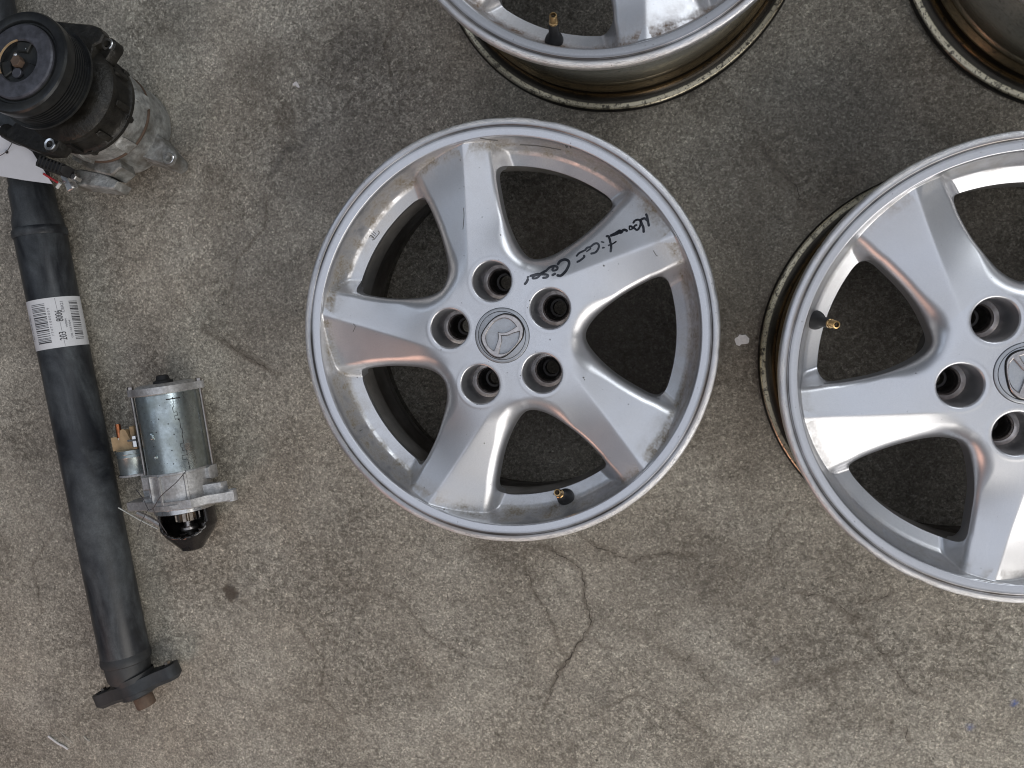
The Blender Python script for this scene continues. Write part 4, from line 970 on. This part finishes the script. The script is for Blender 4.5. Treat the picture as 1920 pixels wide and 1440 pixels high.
# mounting ears with bright bolt bushings
def ear(px, py, z, z0, z1, r_, mat, anchor_r=.055, wroot=.030):
    p = lc(px, py, z); a = math.atan2(p.y, p.x); d = math.hypot(p.x, p.y); Mr = rotm(a, 'Z'); m = MB()
    pts = [(anchor_r * .75, -wroot / 2), (d - r_ * .2, -r_)] + [(d + r_ * math.cos(R(t)), r_ * math.sin(R(t))) for t in range(-75, 76, 15)] + [(d - r_ * .2, r_), (anchor_r * .75, wroot / 2)]
    m.prism(pts, z0, z1, Mr, .0015); o = m.build('mounting_ear', mat, comp, 40)
    MB().lathe([(r_ * .80, z1 - .001), (r_ * .80, z1 + .0018), (r_ * .72, z1 + .0024), (r_ * .46, z1 + .0020), (r_ * .48, z1 - .001)], 32, Mr @ T((d, 0, 0))).build('bushing', M_alum, o)
    MB().lathe([(r_ * .48, z1 - .001), (r_ * .46, z1 - .010), (1e-5, z1 - .010)], 24, Mr @ T((d, 0, 0))).build('bushing_hole', M_black, o)
    return p
ear(186, 71, .128, .112, .128, .0095, M_oily, .055, .030); ear(108, 278, .128, .112, .128, .0098, M_oily, .055, .034); ear(326, 303, .034, .006, .034, .0100, M_housing, .055, .045)
e1 = lc(15, 250, .100); MB().tube(smooth_path([lc(60, 262, .105), lc(35, 258, .102), lc(12, 246, .098)]), .010, 12).build('hose_port', M_oily, comp)
# dark arm reaching from the upper ear behind the pulley
m = MB(); 
def plate(name, P, zl, th_, mat):
    Q = [lc(x, y, zl) for x, y in P]; L_ = [(q_.x, q_.y) for q_ in Q]
    ar = sum(L_[i - 1][0] * L_[i][1] - L_[i][0] * L_[i - 1][1] for i in range(len(L_)))
    if ar < 0: L_.reverse()
    z_ = Q[0].z; return MB().prism(L_, z_ - th_, z_, None, .0020).build(name, mat, comp, 40)
plate('upper_bracket', [(92, 37), (128, 42), (172, 47), (190, 54), (200, 68), (196, 84), (184, 92), (184, 118), (150, 128), (118, 100), (100, 60)], .117, .014, M_oily)
plate('lower_bracket', [(10, 246), (16, 262), (34, 270), (62, 282), (92, 293), (118, 292), (128, 276), (140, 258), (110, 236), (60, 225), (24, 228)], .117, .014, M_oily)
plate('side_bracket', [(150, 255), (190, 282), (228, 300), (236, 318), (220, 335), (180, 325), (140, 300)], .060, .030, M_housing)
plate('foot_bracket', [(255, 245), (290, 262), (322, 284), (334, 300), (328, 314), (312, 316), (280, 306), (248, 318), (236, 325), (235, 290)], .024, .018, M_housing)
# lower side: connector, pipe block and switch
m = MB(); c1 = lc(76, 304, .095); c2 = lc(128, 322, .095)
d = (c2 - c1); L = d.length; Mx = T((c1 + c2) / 2) @ Matrix((d.normalized(), Vector((0, 0, 1)).cross(d.normalized()), Vector((0, 0, 1)))).transposed().to_4x4()
m.box(0, 0, 0, L, .013, .018, Mx, .004)
for k in range(-3, 4): m.box(k * L / 8, 0, .001, .0022, .0145, .018, Mx, .0008)
m.build('wiring_connector', M_black, comp, 40)
plate('pipe_block', [(112, 322), (150, 316), (196, 326), (226, 342), (220, 357), (206, 356), (160, 350), (118, 345)], .066, .026, M_housing)
for px_, py_ in ((172, 336), (183, 341), (197, 345)):
    q_ = lc(px_, py_, .067); MB().cyl(.0034, q_.z - .004, q_.z + .0012, 14, T((q_.x, q_.y, 0))).build('block_bolt', M_black, comp)
for k in range(6):
    a_ = R(k * 60 - 20); MB().cyl(.0048, .086, .0965, 6, T((.0610 * math.cos(a_), .0610 * math.sin(a_), 0))).build('housing_bolt', M_oily, comp)
pv = lc(132, 343, .075); MB().cyl(.0080, -.010, .012, 6, T(pv) @ rotm(R(70), 'X') @ rotm(R(20), 'Y'), .001).build('pressure_switch', M_alum, comp)
pv = lc(143, 334, .085); MB().cyl(.0045, -.006, .006, 6, T(pv), .001).build('hex_plug', M_alum, comp)
MB().tube([lc(82, 326, .088), lc(97, 335, .088), lc(108, 342, .088)], .0016, 8).build('red_sleeve', M_red, comp)
MB().tube([lc(107, 352, .085), lc(113, 343, .086)], .0022, 8).build('wire_ferrule', M_clear, comp)

# ------------------------------------------------------------------ white card tag tied to the compressor
tz = .088
corners = [at(-60, 225, tz), at(8, 238, tz), at(24, 262, tz + .002), at(60, 284, tz + .002), at(98, 345, tz - .002), at(45, 338, tz - .002), at(-60, 320, tz - .004)]
cen = at(10, 300, tz); tg = empty('paper_tag', cen, None, 'blank white card tag lying across the driveshaft below the compressor', 'tag')
V = [p - cen for p in corners]; V2 = [v - Vector((0, 0, .0005)) for v in V]; n = len(V)
tm = mesh('card', V + V2, [tuple(reversed(range(n))), tuple(range(n, 2 * n))] + [(i, (i + 1) % n, n + (i + 1) % n, n + i) for i in range(n)])
link('card', tm, M_white, tg, 30)
h = at(13, 285, tz + .001) - cen; MB().lathe([(.0022, .0002), (.0012, .0004), (1e-5, .0004)], 16, T(h)).build('punched_hole', M_black, tg)
MB().tube(smooth_path([at(36, 246, .100) - cen, at(26, 262, .097) - cen, at(12, 284, .091) - cen, at(-8, 296, .092) - cen]), .00055, 6).build('tie_wire', M_wire, tg)

# ------------------------------------------------------------------ small litter on the floor
def flake(name, pts, h, label, cat, mat=M_chip, group=None):
    Q = [at(*p, 0) for p in pts]; c = sum(Q, Vector()) / len(Q); L = [((q_ - c).x, (q_ - c).y) for q_ in Q]
    ar = sum(L[i - 1][0] * L[i][1] - L[i][0] * L[i - 1][1] for i in range(len(L)))
    if ar < 0: L.reverse()
    o = MB().prism(L, .0002, h, None, h * .3).build(name, mat); o.location = c; tag(o, label, cat, group); return o
flake('paint_flake', zz(1320, 560, 9, [(515, 690), (530, 660), (570, 645), (600, 600), (640, 615), (700, 605), (740, 650), (765, 670), (760, 735), (730, 760), (680, 765), (630, 770), (600, 800), (545, 780), (530, 740)]), .0010, 'larger white flake on the concrete between the middle and right wheels', 'flake')
flake('paint_flake', zz(380, 100, 4.8, [(812, 280), (825, 262), (845, 252), (858, 270), (876, 305), (868, 312), (850, 305), (838, 290), (818, 292)]), .0010, 'small white flake on the bare concrete between compressor and top wheel', 'flake')
def stick(name, pts, z, r_, label, cat, mat):
    Q = [at(*p, z) for p in pts]; c = Q[len(Q) // 2].copy(); c.z = 0
    o = MB().tube([q_ - c for q_ in smooth_path(Q, 3)], r_, 8).build(name, mat); o.location = c; tag(o, label, cat); return o
stick('plastic_sliver', zz(60, 1340, 6.4, [(195, 258), (250, 300), (320, 350), (370, 375), (430, 415)]), .0016, .0015, 'thickest white sliver on the floor in the bottom left corner', 'litter', M_chip)
stick('straw_piece', zz(60, 1340, 6.4, [(340, 210), (400, 265), (490, 345)]), .0007, .0005, 'thin tan straw right beside the white sliver at bottom left', 'litter', M_straw)
stick('wood_splinter', zz(60, 1340, 6.4, [(620, 260), (660, 300), (695, 320)]), .0010, .0009, 'short pale splinter below the end of the driveshaft', 'litter', M_straw)
stick('thread', zz(1300, 560, 1, [(-26, 1)] * 1 + [(-24, 4)]) if 0 else [(921, 96), (924, 104), (917, 109)], .012, .0006, 'curled white thread caught in the barrel of the top wheel', 'thread', M_clear)
